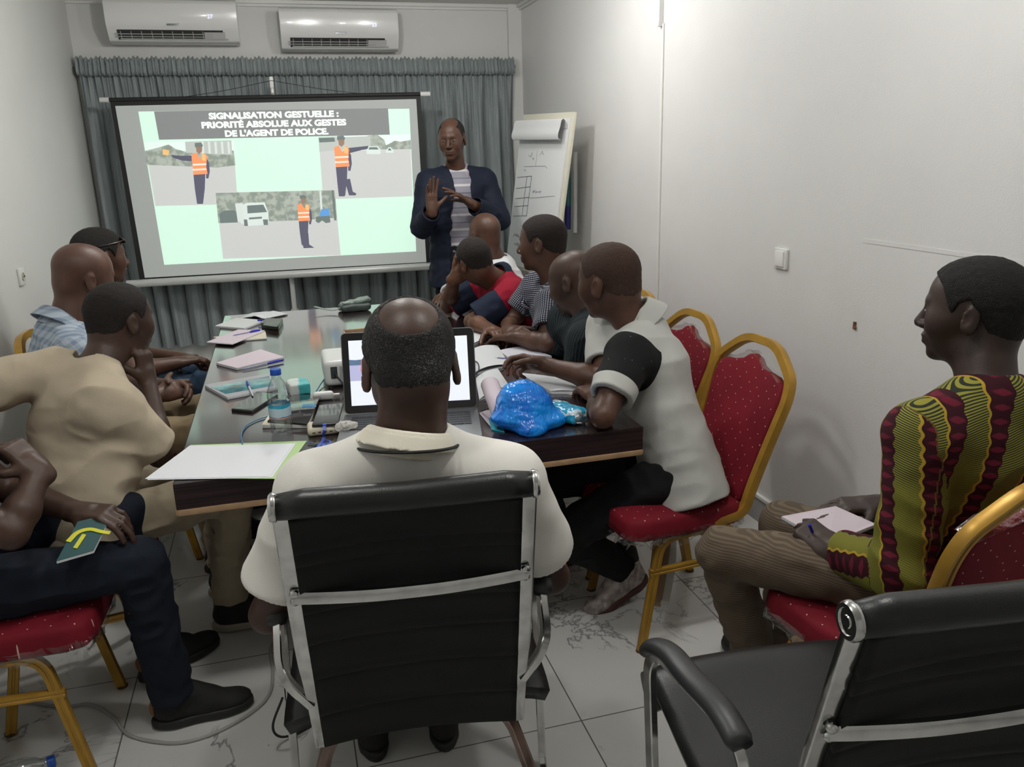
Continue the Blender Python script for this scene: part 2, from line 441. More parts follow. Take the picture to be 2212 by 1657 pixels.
def head_frame(H, hf, hu):
    F = nz(hf); U = np.array(hu, float); U = nz(U-F*F.dot(U)); L = np.cross(U, F); return np.array(H, float), F, L, U
def head_prims(hfm, s=1.0, mouth=1.0):
    O, F, L, U = hfm; R = [F, L, U]
    def P(f, l, u): return O+s*(f*F+l*L+u*U)
    o = [('+', ell(P(-.016, 0, .036), s*np.array([.098, .076, .084]), R), .01),
         ('+', ell(P(.020, 0, .030), s*np.array([.076, .068, .078]), R), .02),
         ('+', cap(P(.030, 0, -.012), P(.042, 0, -.072), .063*s, .045*s, L, 1.06), .025),
         ('+', ell(P(.030, 0, -.070), s*np.array([.056, .050, .034]), R), .02),
         ('+', ell(P(-.055, 0, -.02), s*np.array([.05, .060, .06]), R), .02),
         ('+', ell(P(.073, 0, -.102), s*np.array([.020, .022, .017]), R), .018),
         ('+', cap(P(.082, -.032, .024), P(.090, 0, .020), .009*s, .009*s), .014),
         ('+', cap(P(.082, .032, .024), P(.090, 0, .020), .009*s, .009*s), .014)]
    for q in (-1, 1):
        o += [('+', ell(P(.062, q*.042, -.028), s*np.array([.026, .024, .030]), R), .03),
              ('-', ell(P(.105, q*.032, .002), s*np.array([.016, .018, .012]), R), .012),
              ('+', ell(P(.0775, q*.031, .001), s*np.array([.0150, .0165, .0135]), R), .005)]
    o += [('+', cap(P(.090, 0, .012), P(.112, 0, -.032), .008*s, .0135*s), .010),
          ('+', ell(P(.101, .014, -.036), s*np.array([.012, .0095, .009]), R), .006),
          ('+', ell(P(.101, -.014, -.036), s*np.array([.012, .0095, .009]), R), .006),
          ('+', ell(P(.082, 0, -.064), s*np.array([.018, .030, .022]), R), .014),
          ('+', ell(P(.096, 0, -.060), s*np.array([.0095, .026, .0065]), R), .006),
          ('+', ell(P(.094, 0, -.074), s*np.array([.0105, .023, .0080]), R), .006),
          ('-', cap(P(.1065, -.022, -.067), P(.1065, .022, -.067), .0022*s, .0022*s), .003)]
    for q in (-1, 1):
        er = nz(L*q*.93-F*.34); ef = nz(F-er*er.dot(F)); eu = np.cross(er, ef)*1.0; eu = nz(U*.97-F*.22)
        ef = nz(np.cross(eu, er))
        o += [('+', ell(P(-.012, q*.079, -.006), s*np.array([.019, .0075, .032]), [ef, er, eu]), .006),
              ('-', ell(P(-.006, q*.0885, -.002), s*np.array([.0105, .006, .019]), [ef, er, eu]), .004),
              ('+', ell(P(-.012, q*.078, -.030), s*np.array([.010, .006, .010]), [ef, er, eu]), .006)]
    return o, P
def hair_ops(hfm, s, th, style, P):
    O, F, L, U = hfm; R = [F, L, U]
    ops = [('+', ell(P(-.016, 0, .036), s*np.array([.098, .076, .084]), R, th), .0),
           ('+', ell(P(.020, 0, .030), s*np.array([.076, .068, .078]), R, th), .02),
           ('+', ell(P(-.055, 0, -.02), s*np.array([.05, .060, .06]), R, th*.6), .02)]
    # keep above a hairline that runs from the forehead over the ear to the nape
    fr = [(-.13, -.075), (-.085, -.066), (-.045, -.045), (-.028, .005), (-.008, .038), (.012, .030), (.028, -.004), (.040, .030), (.052, .062), (.072, .078), (.13, .100)]
    if style == 'low': fr = [(f_, u_-.006) for f_, u_ in fr]
    if style == 'crown': fr = [(-.13, -.112), (-.085, -.104), (-.050, -.075)]+fr[3:]
    xs = np.array([a for a, b in fr])*s; ys = np.array([b for a, b in fr])*s
    def cut(x, y, z):
        dx, dy, dz = x-O[0], y-O[1], z-O[2]
        a = dx*F[0]+dy*F[1]+dz*F[2]; b = dx*U[0]+dy*U[1]+dz*U[2]
        return (np.interp(a, xs, ys).astype(f32)-b)*.8
    ops.append(('&', Pr(cut, [-1e3]*3, [1e3]*3), .008))
    if style == 'crown':   # bald crown with a ring of hair
        ops.append(('-', ell(P(-.092, 0, .090), s*np.array([.064, .054, .062]), R), .012))
    if style == 'front':
        ops.append(('-', ell(P(.055, 0, .120), s*np.array([.075, .060, .060]), R), .006))
    return ops

PEOPLE = {}
def person(key, label, J, skin=(.075, .034, .020), hair='buzz', hair_col=(.012, .010, .009), hair_grey=0., hair_th=.004, hs=1.0, group=None,
           shirt=None, trousers=None, shoes=None, h=.0055, torso_w=1.0, collar=None, eyes=False, neck_r=.056, hands=None, skip_legs=False):
    J = {k: np.array(v, float) for k, v in J.items()}
    P, N, H = J['P'], J['N'], J['H']
    base = np.array([P[0], P[1], 0.0])
    root = thing('person', label, 'person', base, group=group)
    side = nz(J['SL']-J['SR']); sp = nz(N-P); fw = nz(np.cross(side, sp)); side = nz(np.cross(sp, fw))
    hipL, hipR = J.get('HL', P+side*.095), J.get('HR', P-side*.095)
    S0, S1, S2 = P+(N-P)*.02, P+(N-P)*.38+fw*.01, P+(N-P)*.72+fw*.008
    N0 = N-sp*.035
    def torso(i=0., arm=0.):
        w_ = torso_w
        return [('+', cap(S0, S1, .108+i, .103+i, side, 1.45*w_), .02), ('+', cap(S1, S2, .103+i, .110+i, side, 1.38*w_), .05),
                ('+', cap(S2, N0-sp*.01, .108+i, .062+i, side, 1.45), .05),
                ('+', cap(N0, J['SL']-side*.01, .050+i, .052+i), .05), ('+', cap(N0, J['SR']+side*.01, .050+i, .052+i), .05),
                ('+', cap(S2, J['SL']*.9+S2*.1, .080+i, .058+i), .05), ('+', cap(S2, J['SR']*.9+S2*.1, .080+i, .058+i), .05)]
    hfm = head_frame(H, J['hf'], J.get('hu', (0, 0, 1)))
    hp, HP = head_prims(hfm, hs)
    skm = skin_mat('skin_'+key, skin)
    ops = [(s_, inflate(p, -.014), k) for s_, p, k in torso()]
    ops += [('+', cap(N-sp*.05, HP(-.030, 0, -.055), neck_r+.006, neck_r, None), .03), ('+', cap(N-sp*.02, HP(.01, 0, -.075), neck_r*.8, .040), .03)]
    ops = hp[:8]+ops+hp[8:]
    for q in 'LR':
        s_, e_, w_ = J['S'+q], J['E'+q], J['W'+q]
        ops += [('+', cap(s_, s_*.45+e_*.55, .049, .045), .02), ('+', cap(s_*.5+e_*.5, e_, .045, .037), .015),
                ('+', cap(e_, e_*.65+w_*.35, .037, .041), .015), ('+', cap(e_*.65+w_*.35, w_, .041, .027), .015)]
        hd = (hands or {}).get(q)
        if hd is None: hd = dict(d=nz(w_-e_), pn=(0, 0, -1))
        d_ = hd['d']; pn = hd['pn']
        # thumb side: on a left hand with palm down and fingers forward the thumb points to the right
        sgn = 1 if q == 'L' else -1
        ops += hand_prims(w_, d_, pn, sgn, hd.get('curl', (.35, .4, .45, .5)), hd.get('thumb', (.3, .2)), hd.get('spread', .1), hd.get('sz', 1.0))
        if not skip_legs:
            hp_, k_, a_ = (hipL if q == 'L' else hipR), J['K'+q], J['A'+q]
            ops += [('+', cap(hp_, k_, .078, .052), .03), ('+', cap(k_, k_*.7+a_*.3, .052, .056), .02), ('+', cap(k_*.7+a_*.3, a_, .055, .036), .02),
                    ('+', cap(a_, a_+nz(J['T'+q])*.10+np.array([0, 0, -.050]), .030, .022), .02)]
    V, Q = solve(ops, h); np_mesh('body', V, Q, skm, root)
    if eyes:
        for q in (-1, 1):
            mb = MB(); O, F, L, U = hfm
            mb.ball(HP(.0890, q*.031, .0005), [.0058*hs, .0115*hs, .0042*hs], 16, [F, L, U]); e = mb.build('eye', M('eye_white', (.15, .12, .10), .5, spec=.2), root, True)
            mb = MB(); mb.ball(HP(.0915, q*.031, .0005), [.0045*hs, .0052*hs, .0045*hs], 12, [F, L, U]); mb.build('iris', M('iris_dark', (.012, .007, .005), .1), e, True)
    if hair:
        V, Q = solve(hair_ops(hfm, hs, hair_th, hair, HP), min(h, .0042), lambda x, y, z: -.0012*vnoise(x, y, z, 160, 1))
        np_mesh('hair', V, Q, hair_mat('hair_'+key, hair_col, hair_grey), root)
    # ---- clothes
    def pat(V):
        segs = [(P, N, side, 0, .13)]
        for i_, q in enumerate('LR'):
            segs += [(J['S'+q], J['E'+q], fw, 1+2*i_, .06), (J['E'+q], J['W'+q], fw, 2+2*i_, .05)]
        best = np.full(len(V), 9.); out = np.zeros((len(V), 3))
        for a, b, ref, rid, rad in segs:
            ba = b-a; l = np.linalg.norm(ba); ax = ba/l; r_ = nz(ref-ax*ax.dot(ref)) if abs(ax.dot(nz(ref))) < .97 else frame(ax)[0]
            t_ = np.clip((V-a)@ax, 0, l); q_ = V-a-t_[:, None]*ax; d_ = np.linalg.norm(q_, axis=1)/(rad*(1.25 if rid == 0 else 1.0))
            s2 = np.cross(ax, r_); an = np.arctan2(q_@s2, q_@r_)
            if rid == 0: an_u = q_@side
            mk = d_ < best; best[mk] = d_[mk]
            u = an*rad if rid else np.sign(q_@fw)*0+q_@side
            out[mk, 0] = u[mk]; out[mk, 1] = ((V-a)@ax)[mk]; out[mk, 2] = rid
        cyl = np.stack([V@side, V@sp, V@fw], 1)
        # second set: straight coordinates and the position along the nearer upper arm
        tl = ((V-J['SL'])@nz(J['EL']-J['SL']), (V-J['SR'])@nz(J['ER']-J['SR']))
        dl = [np.linalg.norm(V-J['S'+q]-np.clip(t_, 0, None)[:, None]*nz(J['E'+q]-J['S'+q]), axis=1) for q, t_ in zip('LR', tl)]
        near = np.where(dl[0] < dl[1], tl[0], tl[1]); sx = (V-P)@side
        arm = np.stack([near, np.minimum(dl[0], dl[1]), np.abs(sx)], 1)
        return dict(pat=out, cyl=cyl, arm=arm)
    if shirt:
        sh = shirt; inf = sh.get('inf', .012); frac = sh.get('sleeve', .62); fr2 = frac-1
        ops = [(s_, p, k) for s_, p, k in torso(inf)]
        for q in 'LR':
            s_, e_, w_ = J['S'+q], J['E'+q], J['W'+q]; ua = nz(e_-s_); fa = nz(w_-e_)
            ri = .055+inf*.8+sh.get('loose', 0)
            if frac <= 1:
                c_ = s_+(e_-s_)*frac
                slv = inter(cap(s_, c_+ua*.06, .058+inf, ri), plane(c_, ua), .003)
                slv = diff(slv, cap(c_-ua*.006, c_+ua*.1, ri-.020, ri-.010), .003)
                ops.append(('+', slv, .02))
            else:
                ops.append(('+', cap(s_, e_, .058+inf, .050+inf), .02))
                c_ = e_+(w_-e_)*min(1, fr2)
                slv = inter(cap(e_, c_+fa*.05, .048+inf, .038+inf), plane(c_, fa), .003)
                slv = diff(slv, cap(c_-fa*.03, c_+fa*.1, .028+inf, .032+inf), .003)
                ops.append(('+', slv, .02))
        hem = P-sp*sh.get('hem', .06)
        ops.append(('+', inter(cap(P+sp*.1, hem-sp*.06, .110+inf, .116+inf+sh.get('flare', 0), side, 1.45*torso_w), plane(hem, -sp), .004), .02))
        nk = sh.get('neck', .062); ops.append(('-', cap(N-sp*.018+fw*.006, HP(-.02, 0, -.03)+sp*.05, nk, nk+.03), .006))
        if sh.get('open'):
            ow = sh['open']; c0 = P+fw*.15; c1 = N+fw*.10
            ops.append(('-', cap(P-sp*.3+fw*.16, N+fw*.07, ow*1.15, ow*.62, side, 1.0), .01))
        am = sh.get('wr', .006); fq = sh.get('wf', 9)
        def wr(x, y, z):
            a = x*side[0]+y*side[1]+z*side[2]; b = x*sp[0]+y*sp[1]+z*sp[2]; c = x*fw[0]+y*fw[1]+z*fw[2]
            n1 = vnoise(a*.6+b*.5, b*1.3-a*.4, c*.7, fq*1.6, len(key)+3); n2 = vnoise(a, b*1.5, c, fq*3.2, 5)
            return am*(np.abs(n1)*1.6-.5)+am*.35*n2
        V, Q = solve(ops, h, wr); sobj = np_mesh(sh.get('name', 'shirt'), V, Q, sh['mat'], root, pat)
        if sh.get('inner'):
            inn = sh['inner']; V, Q = solve([(s_, p, k) for s_, p, k in torso(.004)]+[('+', cap(P+sp*.1, P-sp*.08, .112, .112, side, 1.45), .02), ('-', cap(N-sp*.018, HP(-.02, 0, -.03)+sp*.05, .06, .08), .006)], h,
                            lambda x, y, z: .004*vnoise(x, y, z, 14, 2))
            np_mesh('polo_shirt', V, Q, inn, root, pat)
    if collar:
        cn, cm = collar['name'], collar['mat']; ca = nz(HP(-.02, 0, -.05)-N); r0 = collar.get('r', .066); ht = collar.get('h', .030)
        c0 = N+sp*collar.get('up', .004)
        def cf(x, y, z):
            dx, dy, dz = x-c0[0], y-c0[1], z-c0[2]; t = dx*ca[0]+dy*ca[1]+dz*ca[2]; r = np.sqrt(np.maximum((dx-t*ca[0])**2+(dy-t*ca[1])**2+(dz-t*ca[2])**2, 0))
            fz = dx*fw[0]+dy*fw[1]+dz*fw[2]; sd = dx*side[0]+dy*side[1]+dz*side[2]
            inner = np.abs(r-(r0+.10*np.clip(-t, 0, .1)))-.0035
            outer = np.abs(r-(r0+.012+.5*np.clip(ht-t, 0, .2)))-.0035
            tt = t+np.clip(fz, 0, .2)*collar.get('drop', .25)
            a_ = np.maximum(np.maximum(inner, tt-ht), -tt-.03)
            b_ = np.maximum(np.maximum(outer, tt-ht), -tt-.012)
            rim = np.sqrt((r-(r0+.006))**2+(tt-ht)**2)-.0075
            d_ = np.minimum(np.minimum(a_, b_), rim)
            if collar.get('gap', 1): d_ = np.maximum(d_, .016+.35*np.clip(ht-t, 0, 1)-np.abs(sd)-np.where(fz < 0, 1., 0.))
            return d_
        V, Q = solve([('+', Pr(cf, c0-.14, c0+.14), 0)], .0032); np_mesh(cn, V, Q, cm, root, pat)
        if collar.get('trim'):
            e1 = frame(ca, fw); pts = []
            for k in range(-18, 19):
                an = math.pi+k*.100; d_ = math.cos(an)*nz(fw-ca*ca.dot(fw))+math.sin(an)*nz(side)
                rr = r0+.012+.5*(ht+.012)+.002; tt = -.012+.0-np.clip(math.cos(an)*rr, 0, 1)*collar.get('drop', .25)
                pts.append(c0+d_*rr+ca*tt)
            mb = MB(); mb.tube(pts, .0032, 6); mb.build('collar_trim', collar['trim'], root, True)
    if trousers and not skip_legs:
        tr = trousers; ti = tr.get('inf', .010)
        ops = [('+', cap(P+sp*.02, P-sp*.02, .112+ti-.004, .112+ti, side, 1.35*torso_w), .02)]
        for q in 'LR':
            hp_, k_, a_ = (hipL if q == 'L' else hipR), J['K'+q], J['A'+q]; dn = nz(a_-k_); c_ = a_-dn*tr.get('short', .03)
            ops += [('+', cap(hp_, k_, .080+ti, .058+ti), .03), ('+', inter(cap(k_, c_+dn*.05, .058+ti, .047+ti+tr.get('flare', 0)), plane(c_, dn), .003), .02)]
        am = tr.get('wr', .006)
        def wr2(x, y, z):
            return am*(np.abs(vnoise(x, y, z*1.4, 15, 9))*1.6-.5)+am*.4*vnoise(x, y, z, 38, 4)
        V, Q = solve(ops, h, wr2); np_mesh(tr.get('name', 'trousers'), V, Q, tr['mat'], root, pat)
    if shoes and not skip_legs:
        for q in 'LR':
            if not shoes.get('only', 'LR').count(q): continue
            a_ = J['A'+q]; td = J['T'+q]; shoe(a_, td, shoes, root)
    PEOPLE[key] = (root, J, HP)
    return root

def shoe(a_, td, st, root):
    td = np.array(td, float); fz = nz(td) ; up = nz(np.array([0, 0, 1.])-fz*fz[2]); sd = np.cross(up, fz)
    O = np.array(a_, float)-up*.09-fz*.055; R = [fz, sd, up]
    def P(f, s_, u): return O+f*fz+s_*sd+u*up
    up_ops = [('+', ell(P(.045, 0, .052), [.050, .036, .045], R), .01), ('+', ell(P(.13, 0, .038), [.085, .040, .032], R), .03),
              ('+', ell(P(.205, 0, .032), [.062, .043, .024], R), .02), ('+', cap(P(.045, 0, .06), P(.046, 0, .118), .039, .043), .018), ('+', cap(P(.080, 0, .098), P(.15, 0, .055), .034, .034), .02),
              ('-', cap(P(.045, 0, .120), P(.045, 0, .19), .034, .037), .005), ('&', plane(P(0, 0, .135), up-fz*.2), .004), ('&', plane(P(0, 0, .018), -up), .004)]
    V, Q = solve(up_ops, .004, lambda x, y, z: .001*vnoise(x, y, z, 60, 2)); s_ = np_mesh('shoe', V, Q, st['mat'], root)
    sol = [('+', ell(P(.055, 0, .014), [.068, .038, .05], R), 0), ('+', ell(P(.19, 0, .014), [.082, .046, .05], R), .04), ('+', rbox(P(.12, 0, .012), [.08, .034, .02], R, .01), .02),
           ('&', plane(P(0, 0, .026), up), .003), ('&', plane(P(0, 0, 0), -up), .003)]
    V, Q = solve(sol, .004); np_mesh('sole', V, Q, st['sole'], s_)
    V, Q = solve([('+', cap(P(.045, 0, .085), P(.042, 0, .165), .040, .042), 0)], .005); np_mesh('sock', V, Q, M('sock_dark', (.014, .013, .013), .9), root)
    if st.get('heel'):
        mb = MB(); mb.ball(P(-.002, 0, .060), [.010, .020, .024], 12, R); mb.build('heel_patch', st['heel'], s_, True)
    if st.get('lace'):
        for k in range(5):
            mb = MB(); f_ = .10+.02*k; z_ = .078-.009*k
            mb.tube([P(f_, -.022, z_-.006), P(f_+.004, 0, z_+.004), P(f_, .022, z_-.006)], .003, 6); mb.build('lace', st['lace'], s_, True)
# ------------------------------------------------------------------ room shell
XL, XR, YB, YF = -1.20, 1.88, 6.33, -1.6
def wall_mat(name, col, smudge=0.0):
    t = NT(name); a = t.noise(2.2, 4); b = t.ramp(a, .35, .75)
    c = t.mix(b, tuple(x*.97 for x in col), col)
    if smudge:
        sm = t.noise(1.3, 5, rough=.6); c = t.mix(t.math('MULTIPLY', t.ramp(sm, .50, .75), smudge), c, tuple(x*.72 for x in col))
    t.base(c); t.p(rough=.55, spec=.3)
    t.bump(t.math('ADD', t.noise(160, 4), t.math('MULTIPLY', t.noise(7, 3), 2.0)), .22, .002); return t.m
WM = wall_mat('white_wall_paint', (.70, .70, .685)); WM2 = wall_mat('white_wall_paint_smudged', (.70, .695, .69), .25)
def slab(name, c, h, mat, **k):
    mb = MB(); mb.box(c, h); return struct(mb.build(name, mat, **k))
slab('wall_left', (XL-.05, (YB+YF)/2, 1.31), (.05, (YB-YF)/2+.1, 1.31), WM)
slab('wall_right', (XR+.05, (YB+YF)/2, 1.31), (.05, (YB-YF)/2+.1, 1.31), WM2)
slab('wall_back', ((XL+XR)/2, YB+.05, 1.31), ((XR-XL)/2, .05, 1.31), WM)
slab('wall_front', ((XL+XR)/2, YF-.05, 1.31), ((XR-XL)/2, .05, 1.31), WM)
slab('ceiling', ((XL+XR)/2, (YB+YF)/2, CEIL+.05), ((XR-XL)/2+.1, (YB-YF)/2+.1, .05), M('ceiling_paint', (.72, .72, .70), .8))
# floor: polished white tiles, grey veins, dark grout
t = NT('marble_tile'); oc = t.coord()
sx = t.n('ShaderNodeSeparateXYZ'); t.set(sx.inputs[0], oc)
def gl(sock, off, per):
    a = t.math('DIVIDE', t.math('SUBTRACT', sock, off), per); fr = t.math('FRACT', t.math('ADD', a, 100.5)); return t.math('ABSOLUTE', t.math('SUBTRACT', fr, .5)), t.math('FLOOR', t.math('ADD', a, 100.0))
gx, ix = gl(sx.outputs[0], .69, .636); gy, iy = gl(sx.outputs[1], 1.86, .625)
gr = t.math('MINIMUM', gx, gy); grout = t.math('SUBTRACT', 1.0, t.ramp(gr, .0018, .0042))
cb = t.n('ShaderNodeCombineXYZ'); t.set(cb.inputs[0], t.math('MULTIPLY', ix, 3.7)); t.set(cb.inputs[1], t.math('MULTIPLY', iy, 5.3))
va = t.n('ShaderNodeVectorMath', operation='ADD'); t.set(va.inputs[0], oc); t.set(va.inputs[1], cb.outputs[0])
n1 = t.n('ShaderNodeTexNoise'); n1.inputs['Scale'].default_value = 2.6; n1.inputs['Detail'].default_value = 7; n1.inputs['Roughness'].default_value = .62; n1.inputs['Distortion'].default_value = .9; t.set(n1.inputs['Vector'], va.outputs[0])
vein = t.math('SUBTRACT', 1.0, t.ramp(t.math('ABSOLUTE', t.math('SUBTRACT', n1.outputs[0], .5)), .0, .020))
n2 = t.noise(1.9, 3, va.outputs[0]); vm = t.math('MULTIPLY', vein, t.ramp(n2, .50, .60))
n3 = t.noise(3.0, 4, va.outputs[0]); cl = t.ramp(n3, .45, .8)
c = t.mix(t.math('MULTIPLY', cl, .35), (.64, .64, .62), (.50, .50, .49)); c = t.mix(t.math('MULTIPLY', vm, .75), c, (.13, .13, .14)); c = t.mix(grout, c, (.13, .125, .12))
t.base(c); t.p(rough=.16, spec=.5); t.bump(grout, -.3, .001)
slab('floor', ((XL+XR)/2, (YB+YF)/2, -.05), ((XR-XL)/2+.1, (YB-YF)/2+.1, .05), t.m)
bbm = M('grey_tile_skirting', (.34, .34, .335), .3, var=(4, .1)); tr = M('white_trim', (.72, .72, .70), .5)
slab('baseboard_right', (XR-.006, (YB+YF)/2, .055), (.006, (YB-YF)/2, .055), bbm)
slab('trim_1', (XR-.009, (YB+YF)/2, .117), (.009, (YB-YF)/2, .007), tr)
slab('baseboard_left', (XL+.006, (YB+YF)/2, .055), (.006, (YB-YF)/2, .055), bbm)
slab('baseboard_back', ((XL+XR)/2, YB-.006, .055), ((XR-XL)/2, .006, .055), bbm)
# cornice along the back and right walls
mb = MB()
for (d, z, s_) in ((.035, CEIL-.012, .012), (.018, CEIL-.032, .009)): mb.box(((XL+XR)/2, YB-d/2, z), ((XR-XL)/2, d/2, s_))
struct(mb.build('trim_2', tr, bevel=.003))
mb = MB()
for (d, z, s_) in ((.035, CEIL-.012, .012), (.018, CEIL-.032, .009)): mb.box((XR-d/2, (YB+YF)/2, z), (d/2, (YB-YF)/2, s_))
struct(mb.build('trim_3', tr, bevel=.003))
# right wall: panel joint strips, raised board edge, boxed far corner
slab('trim_4', (XR-.004, 3.885, 1.15), (.004, .011, 1.0), tr, bevel=.002)
slab('trim_5', (XR-.0015, 5.0, 1.15), (.0018, 1.11, 1.035), WM2)
slab('trim_6', (XR-.0004, 1.35, 1.258), (.0010, .98, .007), WM2)
slab('trim_8', (1.83, YB-.02, 1.31), (.05, .02, 1.31), WM)
mb = MB(); mb.box((XR-.012, 3.90, 2.38), (.012, .010, .24)); mb.box((XR-.014, 3.90, 2.15), (.014, .013, .012))
tag(mb.build('cable_trunking', M('white_plastic', (.74, .74, .73), .35), bevel=.003), 'short white cable trunking running down the right wall from the ceiling', 'cable trunking')
mb = MB(); mb.box((XR-.002, 2.336, .966), (.0025, .006, .013)); mb.box((XR-.003, 2.332, .958), (.003, .005, .004))
tag(mb.build('wall_chip', M('brown_plaster', (.16, .07, .03), .9, var=(90, .5))), 'small brown chipped hole in the white right wall', 'wall chip')

# light switch and sockets
def switch(name, label, x, y, z, sgn, rocker=True, h=.040, w_=.042):
    r = thing(name, label, 'light switch' if rocker else 'socket', (x, y, z))
    mb = MB(); mb.box((sgn*.006, 0, 0), (.006, w_, h)); mb.build('frame', M('switch_plastic', (.72, .72, .70), .3), r, bevel=.004, seg=3)
    if rocker:
        mb = MB(); mb.box((sgn*.014, 0, 0), (.003, .027, .030), ); mb.build('rocker', M('switch_rocker', (.80, .80, .78), .25), r, bevel=.002)
    else:
        mb = MB(); mb.lathe([(.020, .0), (.020, .004), (.016, .004), (.015, .001)], (sgn*.012, 0, 0), 20, (sgn, 0, 0)); mb.build('socket_face', M('socket_cream', (.5, .48, .4), .4), r)
        mb = MB()
        for d in (-.008, .008): mb.lathe([(.0028, 0), (.0028, .003)], (sgn*.0165, d, 0), 8, (sgn, 0, 0))
        mb.build('pin_hole', M('hole_dark', (.02, .02, .02), .8), r)
    return r
switch('light_switch', 'white square light switch on the plain right wall', XR, 2.79, 1.145, -1)
switch('wall_socket', 'cream wall socket on the left wall behind the seated men', XL, 4.30, 1.074, 1, False)

# ------------------------------------------------------------------ air conditioners
ACW = M('ac_white', (.74, .74, .73), .18, coat=.3)
def ac(x0, x1, z0, z1, label, digits):
    w_, hgt = x1-x0, z1-z0; r = thing('air_conditioner', label, 'air conditioner', ((x0+x1)/2, YB, z0), group='split air conditioners over the curtain')
    prof = [(0, .02), (-.03, .0), (-.125, .0), (-.150, .012), (-.200, .085), (-.212, .12), (-.21, hgt-.03), (-.195, hgt-.008), (-.17, hgt), (0, hgt)]
    mb = MB(); hw = w_/2; out = [(-hw, a, b) for a, b in prof]; mb.prism(out, (w_, 0, 0)); mb.build('casing', ACW, r, bevel=.006, seg=3, angle=50)
    y0, y1 = (-.150, .012), (-.200, .085)
    d = nz([0, y1[0]-y0[0], y1[1]-y0[1]]); nrm = np.array([0, -d[2], d[1]]); nrm = -nrm if nrm[1] > 0 else nrm
    mid = np.array([0, (y0[0]+y1[0])/2, (y0[1]+y1[1])/2]); R = [np.array([1., 0, 0]), d, nrm]
    mb = MB(); mb.box(mid+nrm*.003+np.array([-.02, 0, 0]), (hw*.80, .032, .004), R); mb.build('outlet', M('ac_dark', (.03, .03, .03), .6), r)
    mb = MB(); mb.box(mid+nrm*.006+np.array([hw*.62, 0, 0]), (hw*.16, .022, .003), R); mb.box(mid+nrm*.007-d*.026, (hw*.82, .003, .004), R); mb.build('outlet_cover', M('ac_grey', (.5, .5, .5), .4), r)
    for s_ in (-.010, .008):
        mb = MB(); mb.box(mid+nrm*.008+d*s_+np.array([-.06, 0, 0]), (hw*.74, .0022, .003), R); mb.build('louvre', M('ac_louvre', (.42, .42, .41), .4), r)
    for k in range(9): mb = MB(); mb.box(mid+nrm*.0085+np.array([-hw*.80+k*hw*.155, 0, 0]), (.002, .026, .003), R); mb.build('vane', M('ac_louvre'), r)
    mb = MB(); mb.box((0, -.209, .105), (.038, .002, .006)); mb.build('badge', M('badge_grey', (.25, .26, .28), .3, .6), r, bevel=.001)
    text_mesh(digits, .036, 'display', M('ac_digits', (.6, .6, .9), .5, emit=((.75, .75, 1.0), .9)), r, (hw*.58, -.2150, hgt*.55), (1, 0, 0), (0, 0, 1), world=False)
    return r
ac(-.948, -.137, 2.325, 2.588, 'left white split air conditioner above the curtain, nearest the left wall', '27')
ac(.132, .935, 2.285, 2.55, 'right white split air conditioner above the middle of the curtain', '23')

# ------------------------------------------------------------------ curtain
t = NT('grey_curtain'); nn = t.ramp(t.noise(40, 4, t.coord('Object', (1, 1, .12))), .3, .7)
t.base(t.mix(nn, (.23, .265, .272), (.29, .33, .335))); t.p(rough=.6, spec=.3, sheen=.2); t.bump(t.noise(300, 2), .2, .001); CURT = t.m
cr = thing('curtain', 'long grey pleated curtain with ruffled heading covering the back wall', 'curtain', (.31, YB-.05, 0))
NX, x0, x1 = 900, -1.172, 1.79
ph = np.cumsum(.75+.5*np.random.RandomState(5).rand(NX))/NX
xs = np.linspace(x0, x1, NX)
def pleat(i, z):
    s_ = ph[i]*25*2*math.pi
    lo = math.sin((s_+.8*math.sin(s_*.37))*.5); a = .120*(.35-.9*abs(lo)**.5+.25*abs(math.sin(s_*.21)))+.02; b = .006*math.sin(s_*1.7+1)
    k = min(1, max(0, (2.12-z)/.35)); fine = .012*math.sin(s_*3.1)+.008*math.sin(s_*5.3+2)
    return a*k*(1+.15*math.sin(z*2+s_*.1))+b*k+fine*(1-k*.85)
P_ = []
zr = [2.13, 2.10, 2.04, 1.95, 1.85, 1.7, 1.5, 1.2, .9, .6, .40, .27]
for j, z in enumerate(zr): P_.append([(xs[i]+.01*math.sin(z*3+i*.02)*min(1, (2.13-z)), YB-.10+pleat(i, z), z) for i in range(NX)])
mb = MB(); mb.grid(P_); mb.build('curtain_panel', CURT, cr, True, angle=0)
P_ = []
rs = np.random.RandomState(8); jit = rs.rand(NX)
for k, (z, d) in enumerate([(2.125, .02), (2.13, .045), (2.15, .058), (2.175, .05), (2.195, .040), (2.215, .046), (2.232, .030), (2.240, .008)]):
    row = []
    for i in range(NX):
        s_ = ph[i]*230*math.pi; rf = .008*math.sin(s_)+.006*math.sin(s_*1.7+1)+.006*(jit[i]-.5)
        row.append((xs[i], YB-.10-d-rf*(1 if 0 < k < 7 else .3), z+(.008*math.sin(s_*.9)+.006*math.sin(s_*.23)) * (1 if k > 4 else .4)))
    P_.append(row)
mb = MB(); mb.grid(P_); mb.build('heading_ruffle', CURT, cr, True, angle=0)
mb = MB(); mb.tube([(x0-.01, YB-.09, 2.185), (x1+.02, YB-.09, 2.185)], .012); mb.build('curtain_rod', M('rod_grey', (.2, .22, .22), .4), cr, True)
mb = MB()
for x in (x0, .3, x1): mb.box((x, YB-.045, 2.185), (.012, .045, .012))
mb.build('rod_bracket', M('rod_grey'), cr, True)

